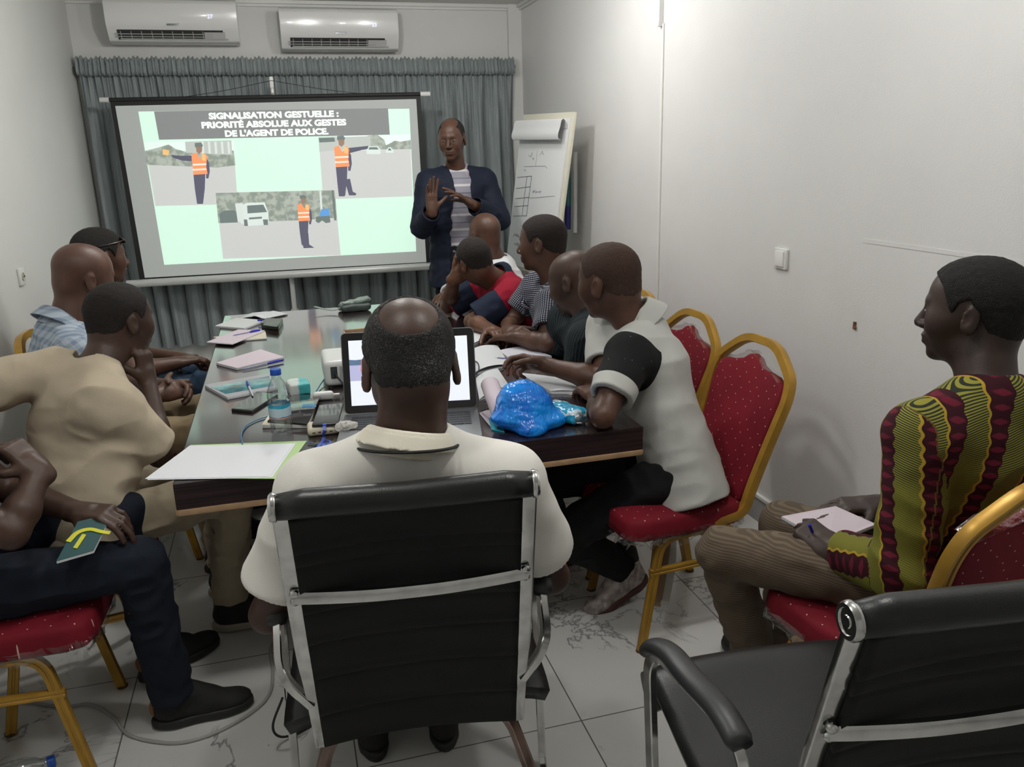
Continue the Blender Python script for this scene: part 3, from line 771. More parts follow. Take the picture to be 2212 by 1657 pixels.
# ------------------------------------------------------------------ projection screen on its tripod
A = np.array([-.985, 6.02, 0.]); B = np.array([1.04, 5.84, 0.]); Xs = nz(B-A); Ns = nz(np.cross(Xs, [0, 0, 1.])); Cs = (A+B)/2
if Ns[1] > 0: Ns = -Ns
def scr(px, py, lift=0.0):
    d = ray(px, py); tt = (A-CAMPOS).dot(Ns)/d.dot(Ns); return CAMPOS+d*tt+Ns*lift
sc = thing('projection_screen', 'large tripod projection screen showing a slide about police hand signals', 'projection screen', (Cs[0], Cs[1], 0))
TL, TR, BR, BL = scr(237, 213), scr(908, 203), scr(930, 577), scr(302, 606)
def quad(pts, lift=0.0): return [np.array(p)+Ns*lift for p in pts]
def flat(name, poly, lift, mat, parent, thick=.0004):
    mb = MB(); mb.prism([scr(x, y, lift) for x, y in poly], Ns*thick); return mb.build(name, mat, parent, True, smooth=False)
blk = M('screen_black', (.012, .012, .013), .6)
fab = M('screen_fabric', (.34, .35, .34), .75, emit=((.80, .86, .82), .22))
cloth = flat('screen_fabric', [(237, 213), (908, 203), (934, 572), (302, 606)], 0, blk, sc, .002)
flat('projected_light', [(249, 229), (899, 214), (921, 566), (313, 600)], .0024, fab, cloth)
EM = lambda n, c, e: M('slide_'+n, tuple(x*.5 for x in c), .8, emit=(c, e), spec=.1)
mint, gry, wht = EM('mint', (.66, .92, .76), .84), EM('grey', (.30, .31, .31), .62), EM('text', (.88, .95, .88), .92)
road, sky = EM('road', (.62, .63, .61), .78), EM('sky', (.76, .88, .83), .86)
t = NT('slide_trees'); nn = t.ramp(t.noise(26, 4), .4, .62); cc = t.mix(nn, (.24, .30, .24), (.50, .56, .47)); t.base((.2, .2, .2)); t.set(t.b.inputs['Emission Color'], cc); t.p(es=.72, rough=.8); trees = t.m
bld, org, navy, skn, ora2, blu, refl, veh, dk, pale = EM('building', (.55, .59, .55), .75), EM('orange', (.92, .33, .15), .85), EM('navy', (.17, .17, .24), .5), EM('skin', (.42, .27, .20), .6), EM('yellow', (.88, .55, .22), .8), EM('blue', (.14, .36, .72), .8), EM('reflective', (.95, .72, .60), .9), EM('vehicle', (.68, .76, .72), .85), EM('dark', (.22, .27, .26), .6), EM('pale', (.70, .76, .72), .8)
slide = flat('slide', [(299, 241), (884, 235), (899, 543), (355, 572)], .0030, mint, cloth)
tb = flat('title_bar', [(333, 241), (838, 234), (842, 291), (344, 302)], .0038, gry, slide)
ctr = lambda x, y: scr(x, y, .0046)
for txt, x, y, wpx in (('SIGNALISATION GESTUELLE :', 593, 248, 281), ('PRIORIT\u00c9 ABSOLUE AUX GESTES', 594, 267, 313), ("DE L'AGENT DE POLICE.", 599, 286, 224)):
    o = text_mesh(txt, .050, 'title_text', wht, tb, (0, 0, 0), (1, 0, 0), (0, 1, 0), offset=.0026, world=False)
    me = o.data; vx = [v.co.x for v in me.vertices]; wd = max(vx)-min(vx); mx_ = (max(vx)+min(vx))/2; tgt = np.linalg.norm(scr(x+wpx/2, y)-scr(x-wpx/2, y)); k = tgt/wd
    c0 = ctr(x, y); up_ = np.array([0, 0, 1.]); vy = .050*.35
    for v in me.vertices:
        p = c0+Xs*(v.co.x-mx_)*k+up_*(v.co.y-vy)*1.06+Ns*v.co.z
        v.co = p-wloc(tb)
def fl(n, poly, l, m_, par): return flat(n, poly, l, m_, par)
# first photograph: officer with outstretched arm
p1 = fl('photo', [(312, 307), (504, 303), (514, 441), (336, 445)], .0038, road, slide)
fl('sky', [(312, 307), (504, 303), (507, 330), (315, 335)], .0044, sky, p1); fl('trees', [(314, 326), (345, 318), (364, 312), (380, 322), (402, 328), (447, 330), (505, 325), (509, 357), (470, 362), (316, 356)], .0048, trees, p1)
fl('building', [(400, 306), (500, 303), (502, 335), (402, 330)], .0050, bld, p1)
for k in range(5): fl('column', [(435+k*14, 306), (440+k*14, 306), (442+k*14, 332), (437+k*14, 332)], .0053, pale, p1)
def officer(par, cx, top, s_, arm=None, back=False):
    f_ = lambda pts: [(cx+a*s_, top+b*s_) for a, b in pts]
    o = fl('officer', f_([(-12, 70), (14, 68), (13, 100), (9, 134), (-4, 134), (-9, 100)]), .0056, navy, par)
    fl('officer_cap', f_([(-9, 0), (5, -1), (9, 5), (7, 9), (-9, 9)]), .0060, dk, o); fl('officer_head', f_([(-7, 8), (7, 8), (7, 18), (1, 24), (-5, 20)]), .0060, skn, o)
    fl('officer_sleeve', f_([(13, 28), (22, 42), (24, 62), (21, 78), (16, 78), (15, 50)]), .0058, navy, o)
    if arm: fl('officer_arm', f_(arm), .0058, navy, o)
    fl('hi_vis_vest', f_([(-16, 26), (-6, 21), (3, 36), (12, 22), (18, 30), (16, 50), (19, 68), (-12, 70)]), .0062, org, o)
    fl('vest_patch', f_([(6, 24), (15, 26), (15, 40), (7, 38)]), .0066, ora2, o)
    for dy in (46, 57): fl('reflective_band', f_([(-14, dy), (16, dy-1.5), (17, dy+2.5), (-13, dy+4)]), .0067, refl, o)
    return o
officer(p1, 430, 309, .98, [(-16, 28), (-16, 40), (-36, 39), (-58, 32), (-62, 26), (-40, 28)])
fl('raised_hand', [(352, 322), (366, 325), (364, 336), (352, 334)], .0062, ora2, p1)
p2 = fl('photo', [(688, 296), (886, 290), (891, 424), (698, 431)], .0038, road, slide)
fl('sky', [(740, 294), (886, 290), (887, 322), (742, 326)], .0044, sky, p2); fl('building', [(688, 298), (800, 294), (800, 318), (690, 328)], .0050, bld, p2)
fl('trees', [(782, 305), (795, 293), (815, 291), (830, 302), (834, 314), (852, 304), (866, 306), (887, 302), (888, 322), (784, 324)], .0048, trees, p2)
fl('roof_shadow', [(688, 298), (722, 297), (724, 306), (690, 308)], .0054, dk, p2)
for (a, b, c_, d) in ((792, 316, 822, 333), (834, 318, 850, 330)): fl('car', [(a, b+8), (a+5, b), (c_-6, b), (c_, b+7), (c_, d), (a, d)], .0056, veh, p2); fl('car_window', [(a+6, b+2), (c_-8, b+2), (c_-4, b+7), (a+4, b+7)], .0060, dk, p2)
o2 = officer(p2, 737, 294, .96, [(14, 27), (16, 39), (40, 33), (60, 28), (61, 22), (42, 24)])
fl('officer_leg', [(744, 388), (756, 386), (762, 414), (770, 418), (768, 422), (754, 422)], .0057, navy, o2); fl('officer_leg', [(728, 388), (738, 388), (742, 414), (746, 420), (744, 424), (732, 424)], .0057, navy, o2)
p3 = fl('photo', [(466, 416), (723, 410), (736, 551), (482, 559)], .0038, road, slide)
fl('trees', [(466, 417), (723, 411), (728, 470), (640, 476), (472, 482)], .0044, trees, p3)
fl('pole', [(690, 412), (694, 412), (698, 468), (693, 468)], .0048, pale, p3); fl('pole', [(716, 411), (721, 411), (727, 476), (722, 476)], .0048, dk, p3)
fl('car', [(474, 462), (484, 455), (506, 454), (516, 462), (516, 480), (476, 482)], .0050, dk, p3)
tk = fl('truck', [(524, 442), (534, 438), (572, 437), (580, 460), (581, 480), (570, 486), (536, 488), (520, 482)], .0052, veh, p3)
fl('truck_bed', [(508, 440), (524, 438), (528, 480), (514, 480)], .0054, pale, tk); fl('windscreen', [(534, 444), (569, 442), (577, 458), (535, 461)], .0058, dk, tk)
fl('wheel', [(527, 474), (534, 474), (536, 488), (528, 488)], .0058, dk, tk); fl('wheel', [(568, 474), (579, 474), (579, 486), (570, 486)], .0058, dk, tk); fl('grille', [(538, 470), (566, 468), (566, 472), (538, 474)], .0058, dk, tk)
o3 = officer(p3, 655, 422, .80); fl('officer_leg', [(648, 505), (666, 503), (668, 528), (679, 535), (656, 536)], .0057, navy, o3)
mr = fl('motorcyclist', [(694, 452), (710, 450), (712, 466), (700, 470), (690, 466)], .0050, blu, p3); fl('motorcycle', [(683, 468), (712, 466), (714, 480), (704, 482), (696, 476), (688, 482), (682, 478)], .0054, dk, mr)
# frame tubes, bottom bar, tripod
alum = M('screen_aluminium', (.62, .63, .62), .35, .2)
mb = MB(); mb.tube([scr(222, 216), scr(922, 203)], .013, 12); mb.build('top_bar', blk, sc, True)
for a, b in ((216, 236), (908, 929)):
    mb = MB(); mb.tube([scr(a, 216 if a < 500 else 203.5), scr(b, 216 if a < 500 else 203)], .016, 12); mb.build('end_cap', M('white_plastic'), sc, True)
mb = MB(); mb.tube([scr(276, 613, .02), scr(940, 573.5, .02)], .026, 16); mb.build('bottom_tube', alum, sc, True)
bp = scr(628, 595)-Ns*.04; bp = np.array([bp[0], bp[1], 0]); tp = scr(587, 182)-Ns*.04
mb = MB(); mb.tube([bp+np.array([0, 0, .10]), bp*[1, 1, 0]+[0, 0, .8]], .018, 12); mb.tube([bp+np.array([0, 0, .8]), [bp[0], bp[1], tp[2]]], .013, 12); mb.build('tripod_pole', alum, sc, True)
mb = MB(); mb.box([bp[0], bp[1], 2.06], (.012, .02, .035)); mb.box([bp[0], bp[1]-.02, 2.0], (.008, .02, .012)); mb.build('hook', M('white_plastic'), sc, True, bevel=.003)
hk = np.array([bp[0], bp[1]-.02, 2.07])
mb = MB(); mb.tube(smooth_path([scr(380, 212), (scr(380, 212)+hk)/2-[0, 0, .008], hk]), .0022, 6); mb.tube(smooth_path([scr(810, 206), (scr(810, 206)+hk)/2-[0, 0, .008], hk]), .0022, 6); mb.build('hanging_cord', M('cord_dark', (.03, .035, .035), .7), sc, True)
for an in (.5, 2.6, 4.7):
    d_ = np.array([math.cos(an), math.sin(an)*.32, 0])
    mb = MB(); mb.tube([bp+[0, 0, .55], bp+d_*.38+[0, 0, .008]], .009, 8); lg = mb.build('leg', alum, sc, True)
    mb = MB(); mb.ball(bp+d_*.38+[0, 0, .012], .012, 8); mb.build('rubber_foot', blk, lg, True)

# ------------------------------------------------------------------ flip chart in the corner
def L3(a, b, t_): return np.array(a)+(np.array(b)-np.array(a))*t_
fTL, fTR, fBL, fBR = np.array([1.605, 5.36, 1.785]), np.array([1.715, 4.72, 1.77]), np.array([1.47, 5.37, .84]), np.array([1.585, 4.74, .84])
fx, fz_ = nz(fTR-fTL), nz(fTL-fBL); fn = nz(np.cross(fx, fz_)); fn = fn if fn[0] < 0 else -fn
fc = thing('flip_chart', 'white flip chart easel with handwritten notes standing in the right corner', 'flip chart', (1.6, 5.05, 0))
def fpt(u, v, l=0): return L3(L3(fTL, fTR, u), L3(fBL, fBR, u), v)+fn*l
mb = MB(); mb.prism([fpt(-.02, -.02), fpt(1.02, -.02), fpt(1.02, 1.02), fpt(-.02, 1.02)], -fn*.018); bd = mb.build('board', M('board_cream', (.62, .60, .50), .5), fc, True, bevel=.002)
mb = MB(); mb.prism([fpt(0, .02, .001), fpt(.975, .02, .001), fpt(.975, 1.0, .001), fpt(0, 1.0, .001)], fn*.012); pp = mb.build('paper_pad', M('paper_white', (.66, .67, .68), .8), bd, True, bevel=.001)
rows = []
for k in range(13):
    a = -1.4+k*.36; r_ = .032+.004*math.sin(k); c_ = .095
    rows.append([fpt(u, c_-math.sin(a)*r_*1.8/.96, .016+r_*(1+math.cos(a))*.9) for u in np.linspace(-.0, .97, 8)])
mb = MB(); mb.grid(rows); mb.build('turned_sheet', M('paper_white'), bd, True, solid=.001)
ink = M('marker_ink', (.10, .11, .13), .7); inkl = M('marker_ink_pale', (.30, .31, .34), .7)
def stroke(pts, r=.0022, m_=ink):
    mb = MB(); mb.tube([fpt(u, v, .0135) for u, v in pts], r, 5); return mb
mb = MB()
for pl in ([(.05, .40), (.36, .385)], [(.05, .475), (.36, .455)], [(.05, .545), (.36, .525)], [(.05, .60), (.36, .58)], [(.05, .665), (.35, .65)], [(.36, .385), (.35, .65)], [(.26, .39), (.25, .655)]): mb.tube([fpt(u, v, .0135) for u, v in pl], .0018, 5)
mb.build('drawn_table', ink, pp, True)
mb = MB()
for pl in ([(.17, .325), (.62, .315), (.66, .33)], [(.42, .22), (.42, .32)], [(.38, .53), (.88, .50)]): mb.tube([fpt(u, v, .0135) for u, v in pl], .0014, 5)
mb.build('drawn_rule', inkl, pp, True)
def word(u, v, n, hgt, seed, r=.0016):
    rg = random.Random(seed); pts = []
    for k in range(n*4): pts.append((u+k*.012, v+hgt*(rg.random()-.5)))
    return pts
for i, (u, v, n, hg) in enumerate(((.10, .79, 3, .035), (.26, .785, 4, .02), (.46, .78, 4, .035), (.15, .855, 5, .03), (.38, .85, 4, .04), (.24, .245, 2, .03), (.48, .235, 2, .03), (.33, .275, 1, .025), (.42, .485, 4, .022), (.18, .35, 1, .02))):
    mb = MB(); mb.tube([fpt(a, b, .0135) for a, b in word(u, v, n, hg, i)], .0017, 5); mb.build('handwriting', ink if i < 5 else inkl, pp, True)
mb = MB(); mb.tube([fpt(.48, .815, .0135), fpt(.62, .812, .0135)], .002, 5); mb.build('handwriting', ink, pp, True)
stl = M('easel_steel', (.35, .35, .36), .4, .6)
for u in (.1, .9):
    mb = MB(); q0 = fpt(u, 1.0, -.03); q1 = q0+(fpt(u, 1, 0)-fpt(u, 0, 0))*.82; q1[2] = .008; mb.tube([q0, q1], .011, 8); mb.build('leg', stl, fc, True)
mb = MB(); mb.tube([fpt(.5, .3, -.03), (1.83, 5.12, .008)], .011, 8); mb.build('leg', stl, fc, True)
t = NT('poster_print'); z = t.n('ShaderNodeSeparateXYZ'); t.set(z.inputs[0], t.coord()); c_ = t.mix(t.ramp(z.outputs[2], .20, .22), (.02, .025, .16), t.mix(t.ramp(z.outputs[2], .36, .5), (.03, .13, .15), (.5, .5, .48))); t.base(c_); t.p(rough=.4)
pt = thing('poster_roll', 'navy and teal rolled poster tucked between the flip chart and right wall', 'poster', (1.79, 4.94, 1.02))
mb = MB(); mb.tube([(1.785, 5.03, 1.08), (1.800, 5.05, 1.52)], .020, 14); mb.build('banner', t.m, pt, True)
mb = MB(); mb.tube([(1.825, 5.00, 1.06), (1.838, 5.02, 1.56)], .014, 10); mb.build('backing_sheet', M('paper_white'), pt, True)
# ------------------------------------------------------------------ banquet chairs
t = NT('red_dotted_fabric'); mp = t.n('ShaderNodeMapping'); mp.inputs['Rotation'].default_value = (0, 0, .78); at = t.n('ShaderNodeAttribute', attribute_name='duv'); t.set(mp.inputs[0], at.outputs['Vector'])
vo = t.n('ShaderNodeTexVoronoi', voronoi_dimensions='2D', feature='F1'); vo.inputs['Scale'].default_value = 27; vo.inputs['Randomness'].default_value = .35; t.set(vo.inputs['Vector'], mp.outputs[0])
dot = t.math('LESS_THAN', vo.outputs['Distance'], .050); nn = t.ramp(t.noise(5, 3), .3, .7)
t.base(t.mix(dot, t.mix(nn, (.150, .005, .014), (.200, .008, .018)), (.62, .45, .38))); t.p(rough=.75, spec=.25); t.bump(t.noise(600, 2), .35, .001); RED = t.m
GOLD = M('gold_painted_tube', (.44, .245, .035), .34, .35, .5, var=(14, .12), bmp=(30, .08))
WRAP = clear_plastic('clear_wrap', (.98, .975, .97), .05, .10, .8, 50)
BLKR = M('black_rubber', (.02, .02, .02), .7)
def duv(o, a, b):
    me = o.data; co = np.zeros(len(me.vertices)*3, f32); me.vertices.foreach_get('co', co); co = co.reshape(-1, 3)
    d = np.zeros_like(co); d[:, 0] = co[:, a]; d[:, 1] = co[:, b]
    at = me.attributes.new('duv', 'FLOAT_VECTOR', 'POINT'); at.data.foreach_set('vector', d.ravel())
def cushion(outline, y0, n_, name, mat, parent, thick, uv, bulge=.006, ring=5):
    """outline (list of 3D), extruded along n_, with shrinking rings so the face domes slightly"""
    P0 = [np.array(p, float) for p in outline]; c = sum(P0)/len(P0); n_ = nz(n_); rows = []
    prof = [(0, .0), (.0, .35), (.012, .75), (.03, .95), (.07, 1.06), (.22, 1.16), (.5, 1.22), (.8, 1.25), (.995, 1.26)]
    V = []; 
    for s_, hgt in prof: V.append([p+(c-p)*s_+n_*hgt*thick for p in P0])
    V = [[p for p in r]+[r[0]] for r in V]
    mb = MB(); mb.grid(V); mb.prism(P0, n_*.002)
    o = mb.build(name, mat, parent, angle=60); duv(o, *uv); return o
def cr_interp(pts, n=6): return smooth_path(pts, n)
def banquet_chair(label, loc, rz, wrap=True):
    r = thing('banquet_chair', label, 'chair', (loc[0], loc[1], 0), rz, 'gold framed red banquet chairs')
    prof = [(-.0125, -.010), (-.0145, -.004), (-.0145, .006), (-.0125, .011), (-.004, .011), (-.002, .0085), (.002, .0085), (.004, .011), (.0125, .011), (.0145, .006), (.0145, -.004), (.0125, -.010)]
    def bk(x, z):  # point on the tilted back plane
        return np.array([x, -.205-(z-.43)*.32, z])
    for s_ in (-1, 1):
        for nm, pts in (('front_leg', [(s_*.205, .165, .0), (s_*.190, .095, .385), (s_*.190, -.03, .392)]), ('rear_leg', [(s_*.190, -.03, .392), (s_*.190, -.165, .392), (s_*.205, -.245, .0)])):
            mb = MB(); mb.tube(fillet(pts, .07, 7), 1, prof=prof, up=(s_, 0, 0)); o = mb.build(nm, GOLD, r, angle=40)
            mb = MB(); e = pts[0] if nm == 'front_leg' else pts[-1]; mb.lathe([(.0165, 0), (.0165, .006)], (e[0], e[1], .001), 10); mb.build('foot_cap', M('foot_brown', (.10, .05, .015), .6), o)
        mb = MB(); mb.tube([(s_*.197, .135, .275), (s_*.197, -.185, .285)], 1, prof=[(a*.8, b*.8) for a, b in prof], up=(s_, 0, 0)); mb.build('stretcher', GOLD, r)
    mb = MB()
    for y in (.07, -.06, -.15): mb.tube([(-.19, y, .378), (.19, y, .378)], 1, prof=[(a*.8, b*.8) for a, b in prof])
    mb.build('cross_rail', GOLD, r)
    pts = []
    half = [(.190, .41, -.09), (.187, .425, -.205), (.186, .50, None), (.196, .64, None), (.214, .80, None), (.200, .862, None), (.085, .945, None)]
    for s_ in (1, -1):
        q = [(np.array([x*s_, y, z]) if y is not None else bk(x*s_, z)) for x, z, y in half]; pts += q if s_ == 1 else q[::-1]
    path = fillet(pts, .055, 6); ln = len(path)
    mb = MB(); mb.tube(path, 1, prof=[(a*1.0, b*1.35) for a, b in prof], up=(0, -1, -.32)); mb.build('back_frame', GOLD, r, angle=40)
    inner = [(.166, .455), (.172, .55), (.184, .68), (.196, .79), (.186, .838), (.15, .857), (.10, .862), (.055, .875), (.03, .893), (0, .900)]
    bot = [(0, .425), (.06, .428), (.12, .438), (.150, .446)]
    ol = [(-x, z) for x, z in bot[::-1]]+[(x, z) for x, z in bot[1:]]+inner+[(-x, z) for x, z in inner[::-1][1:]]
    n_f = nz([0, 1, .32])
    base = [bk(x, z)+n_f*.000 for x, z in ol]
    cushion(base, 0, n_f, 'backrest', RED, r, .016, (0, 2)); cushion(base, 0, -n_f, 'backrest_rear', RED, r, .011, (0, 2))
    if wrap:
        rg = np.random.RandomState(int(abs(loc[0]*100+loc[1]*10))); rows = []
        for k in range(4): rows.append([bk(x*(.98), z+.004)+n_f*(-.014+.017*k)+rg.randn(3)*.0022+np.array([0, 0, .004*(k in (1, 2))]) for x, z in ol[9:22]])
        mb = MB(); mb.grid(rows); mb.build('plastic_cover', WRAP, r)
    # seat
    sp = [(-.175, -.205), (.175, -.205), (.195, -.18), (.213, .0), (.215, .165), (.200, .205), (.16, .222), (0, .228), (-.16, .222), (-.200, .205), (-.215, .165), (-.213, 0), (-.195, -.18)]
    sp2 = []
    for i in range(len(sp)):
        a, b = np.array(sp[i]), np.array(sp[(i+1) % len(sp)]); sp2 += [a, (a+b)/2]
    o = cushion([np.array([x, y, .400]) for x, y in sp2], 0, (0, 0, 1), 'seat', RED, r, .060, (0, 1))
    mb = MB(); mb.prism([(x*.96, y*.96, .392) for x, y in sp], (0, 0, .010)); mb.build('seat_board', M('board_dark', (.08, .05, .03), .8), r)
    if wrap:
        rg = np.random.RandomState(int(abs(loc[0]*77+loc[1]*13))); rows = []
        for k, (z, s_) in enumerate([(.418, 1.012), (.408, 1.02), (.394, 1.012), (.382, .985), (.372, .97)]):
            row = []
            for i in range(84):
                f_ = i/84*len(sp2); a, b = sp2[int(f_) % len(sp2)], sp2[(int(f_)+1) % len(sp2)]; p = a+(b-a)*(f_-int(f_)); q = rg.randn(3)*.0030*(1+k*.5)
                row.append((p[0]*s_+q[0], p[1]*s_+q[1], z+q[2]))
            rows.append(row+[row[0]])
        mb = MB(); mb.grid(rows); mb.build('plastic_wrap', WRAP, r, angle=0)
    return r

# ------------------------------------------------------------------ black sling office chairs
t = NT('black_leather'); nn = t.noise(350, 3); t.base((.012, .0125, .013)); t.p(rough=.34, spec=.45); t.bump(t.math('ADD', nn, t.math('MULTIPLY', t.noise(18, 3), .8)), .25, .0015); LEA = t.m
t = NT('black_mesh_leather_back'); t.base((.009, .009, .0095)); t.p(rough=.60, spec=.22); t.bump(t.noise(500, 2), .3, .001); LEB = t.m
CHR = M('chrome', (.62, .62, .61), .16, 1.0, var=(25, .12), bmp=(60, .05))
CHB = M('worn_chrome_painted_reflection', (.34, .25, .22), .24, .9, var=(12, .4))  # worn leg chrome, with a brown-red reflection painted into its base colour
PAD = M('black_arm_pad', (.022, .023, .024), .42, bmp=(200, .1))
def office_chair(label, loc, rz, cushy=False):
    r = thing('office_chair', label, 'chair', (loc[0], loc[1], 0), rz, 'black sling office chairs')
    def bk(x, z, d=0): return np.array([x, -.115-(z-.38)*.27, z])+nz([0, -1, -.27])*d
    HWD = .219
    rp = [(-.015, -.006), (-.012, -.008), (.012, -.008), (.015, -.006), (.015, .006), (.012, .008), (-.012, .008), (-.015, .006)]
    for s_ in (-1, 1):
        path = [bk(s_*HWD*1.0, 1.0), bk(s_*HWD, .80), bk(s_*HWD, .66), bk(s_*HWD*.99, .615, .004), bk(s_*HWD*.98, .57, .0), bk(s_*HWD*.965, .45), bk(s_*HWD*.96, .372)]
        mb = MB(); mb.tube(fillet(path, .04, 4), 1, prof=rp, up=(0, -1, -.19)); mb.build('back_rail', CHR, r, bevel=.001, angle=30)
    # sling with sewn ribs and slight sag
    rows = []; zs = np.linspace(.385, .980, 90); seams = [.455, .475, .565, .655, .675, .79, .81, .885]
    seams = [.48, .585, .68, .76, .875, .905]
    for z in zs:
        dz = sum(-.0045*math.exp(-((z-q)/.004)**2)+.0022*math.exp(-((z-q-.010)/.006)**2) for q in seams)
        rows.append([bk(u*(HWD-.012), z, dz+.006-.016*(1-u*u)-(.0035*math.sin(z*70+u*3)*.25)) for u in np.linspace(-1, 1, 26)])
    mb = MB(); mb.grid(rows); mb.build('back_sling', LEB, r, solid=.012, angle=0)
    mb = MB(); mb.tube([bk(-HWD-.004, 1.0), bk(-HWD*.8, 1.003), bk(0, .999), bk(HWD*.8, 1.003), bk(HWD+.004, 1.0)], [.0235, .027, .0265, .027, .0235], 18); mb.build('top_roll', LEA, r, angle=0)
    for s_ in (-1, 1):
        mb = MB(); mb.lathe([(.0, .0), (.0235, 0), (.0265, .003), (.0265, .010), (.0235, .014), (.018, .014), (.017, .012), (.009, .012), (.008, .0135), (0, .0135)], bk(s_*(HWD+.003), 1.0), 24, (s_, 0, 0)); mb.build('end_cap', CHR, r, angle=50)
    mb = MB(); path = [bk(u_*HWD, .803, .012+.016*(1-u_*u_)) for u_ in (-1.0, -.8, -.5, -.2, .2, .5, .8, 1.0)]
    mb.tube(smooth_path(path, 6), 1, prof=[(-.0035, -.0135), (.0035, -.0135), (.0075, -.010), (.0085, .006), (.0060, .0135), (-.0035, .0135)], up=(0, 0, 1)); cb_ = mb.build('crossbar', CHR, r, angle=30)
    for s_ in (-1, 1):
        for z in (.813, .795):
            mb = MB(); mb.lathe([(.0, .0), (.009, 0), (.009, .004), (.0065, .0075), (0, .009)], bk(s_*(HWD-.003), z, .012), 14, nz([0, -1, -.19])); mb.build('bolt', CHR, r, angle=50)
    # seat sling with a rolled front edge
    rows = []; prof = [(-.125, .430), (-.09, .438), (0, .442), (.12, .452), (.22, .465), (.305, .475), (.340, .470), (.362, .450), (.360, .425), (.34, .405)]
    sp_ = smooth_path([(0, a, b) for a, b in prof], 5)
    for p in sp_:
        rows.append([(u*(.272), p[1], p[2]+.012*(1-u*u)-.014*abs(u)**6-.008*math.exp(-((p[1]-.05)/.10)**2)*(1-u*u)) for u in np.linspace(-1, 1, 22)])
    mb = MB(); mb.grid(rows); mb.build('seat', LEA, r, solid=.034, angle=0)
    mb = MB(); mb.box((0, .08, .402), (.215, .15, .010)); mb.build('seat_frame', M('frame_black', (.02, .02, .02), .5), r, bevel=.004)
    fp = [(a*1.2, b*1.05) for a, b in rp]
    for s_ in (-1, 1):
        x = s_*.275
        xf = s_*.315; path = fillet([(s_*HWD, -.150, .50), (x, -.150, .575), (x, -.090, .675), (xf, .185, .655), (xf, .225, .60), (xf, .135, .012), (x, -.30, .012)], .05, 6)
        mb = MB(); mb.transport = True; mb.tube(path, 1, prof=[(a*.80, b*1.1) for a, b in rp], up=(1, 0, 0)); mb.build('arm_frame', CHR, r, angle=30)
        pads = smooth_path([(x, -.105, .672), (x+s_*.008, -.04, .690), (x+s_*.025, .05, .690), (xf-s_*.010, .14, .680), (xf, .195, .660), (xf, .222, .630)], 5)
        mb = MB(); rr = [.011]+[.014]*(len(pads)-2)+[.010]
        mb.tube(pads, rr, 14, prof=[(1.75*math.cos(a), 1.15*math.sin(a)) for a in np.linspace(0, 2*math.pi, 17)[:-1]], up=(0, 0, 1)); mb.build('arm_pad', PAD, r, angle=0)
    for s_ in (-1, 1):
        for dy in (0, .045):
            mb = MB(); mb.tube(fillet([(s_*.12, -.02+dy, .385), (s_*.20, -.06+dy, .34), (s_*.30, -.16+dy*2, .016)], .06, 5), 1, prof=[(a*.8, b*1.0) for a, b in rp]); mb.build('leg', CHB, r, angle=30)
    return r

office_chair('black office chair with chrome rails under the man in the white polo', (.198, 1.610), -.108)
office_chair('empty black office chair with chrome arms in the bottom right foreground', (.900, 1.008), -.115)
CH = [('red banquet chair with gold frame under the man with black shoulder panels', (1.150, 2.325), math.pi/2+.03, True),
      ('red banquet chair by the right wall under the bald man in dark stripes', (1.165, 2.815), math.pi/2+.02, True),
      ('red banquet chair under the man in the navy checked shirt', (1.18, 3.36), math.pi/2, False),
      ('red banquet chair under the man in the red and navy shirt', (1.17, 3.90), math.pi/2, False),
      ('red banquet chair at the far right under the man in the plain white shirt', (1.17, 4.44), math.pi/2, False),
      ('red banquet chair in the right foreground under the man in the patterned yellow shirt', (1.355, 1.475), .10, True),
      ('red banquet chair in the left foreground under the man in dark jeans', (-.785, 2.24), -math.pi/2, True),
      ('red banquet chair under the man in the beige shirt', (-.70, 2.56), -math.pi/2+.22, False),
      ('red banquet chair under the bald man in the plaid shirt', (-.62, 3.47), -math.pi/2, False),
      ('red banquet chair nearest the curtain, under the man in blue jeans', (-.64, 4.03), -math.pi/2, False)]
for lb, lc, rz, wr in CH: banquet_chair(lb, lc, rz, wr)

# ------------------------------------------------------------------ conference table
t = NT('wenge_laminate'); oc = t.coord('Object', (2.0, 2.0, 60)); oc2 = t.coord('Object', (60, 2.2, 60)); nn = t.noise(2.0, 5, oc); n2 = t.noise(1.0, 5, oc2)
f = t.ramp(t.math('MULTIPLY', t.math('ADD', nn, n2), .5), .40, .60); t.base(t.mix(f, (.014, .007, .007), (.030, .016, .015))); t.p(rough=.26, spec=.6, coat=1.0); t.b.inputs['Coat Roughness'].default_value = .10; t.b.inputs['Coat IOR'].default_value = 1.9; WEN = t.m
BEI = M('beech_edging', (.40, .25, .14), .5, var=(20, .12))
tx0, tx1, ty0, ty1 = -.338, 1.0, 2.155, 4.61
tb_ = thing('conference_table', 'long dark brown glossy conference table with pale edging', 'table', (.33, 3.38, 0))
ox0, ox1, oy0, oy1 = .245, .66, 3.02, 3.975
mb = MB()
for (a, b, c_, d) in ((tx0, tx1, ty0, oy0), (tx0, tx1, oy1, ty1), (tx0, ox0, oy0, oy1), (ox1, tx1, oy0, oy1)): mb.box(((a+b)/2, (c_+d)/2, .7225), ((b-a)/2, (d-c_)/2, .0375))
mb.build('tabletop', WEN, tb_, True, smooth=False)
t = NT('wenge_edge_band'); oc = t.coord('Object', (1.2, 1.2, 70)); f = t.ramp(t.noise(2.0, 5, oc), .40, .60); t.base(t.mix(f, (.010, .005, .006), (.028, .013, .014))); t.p(rough=.5, spec=.3)
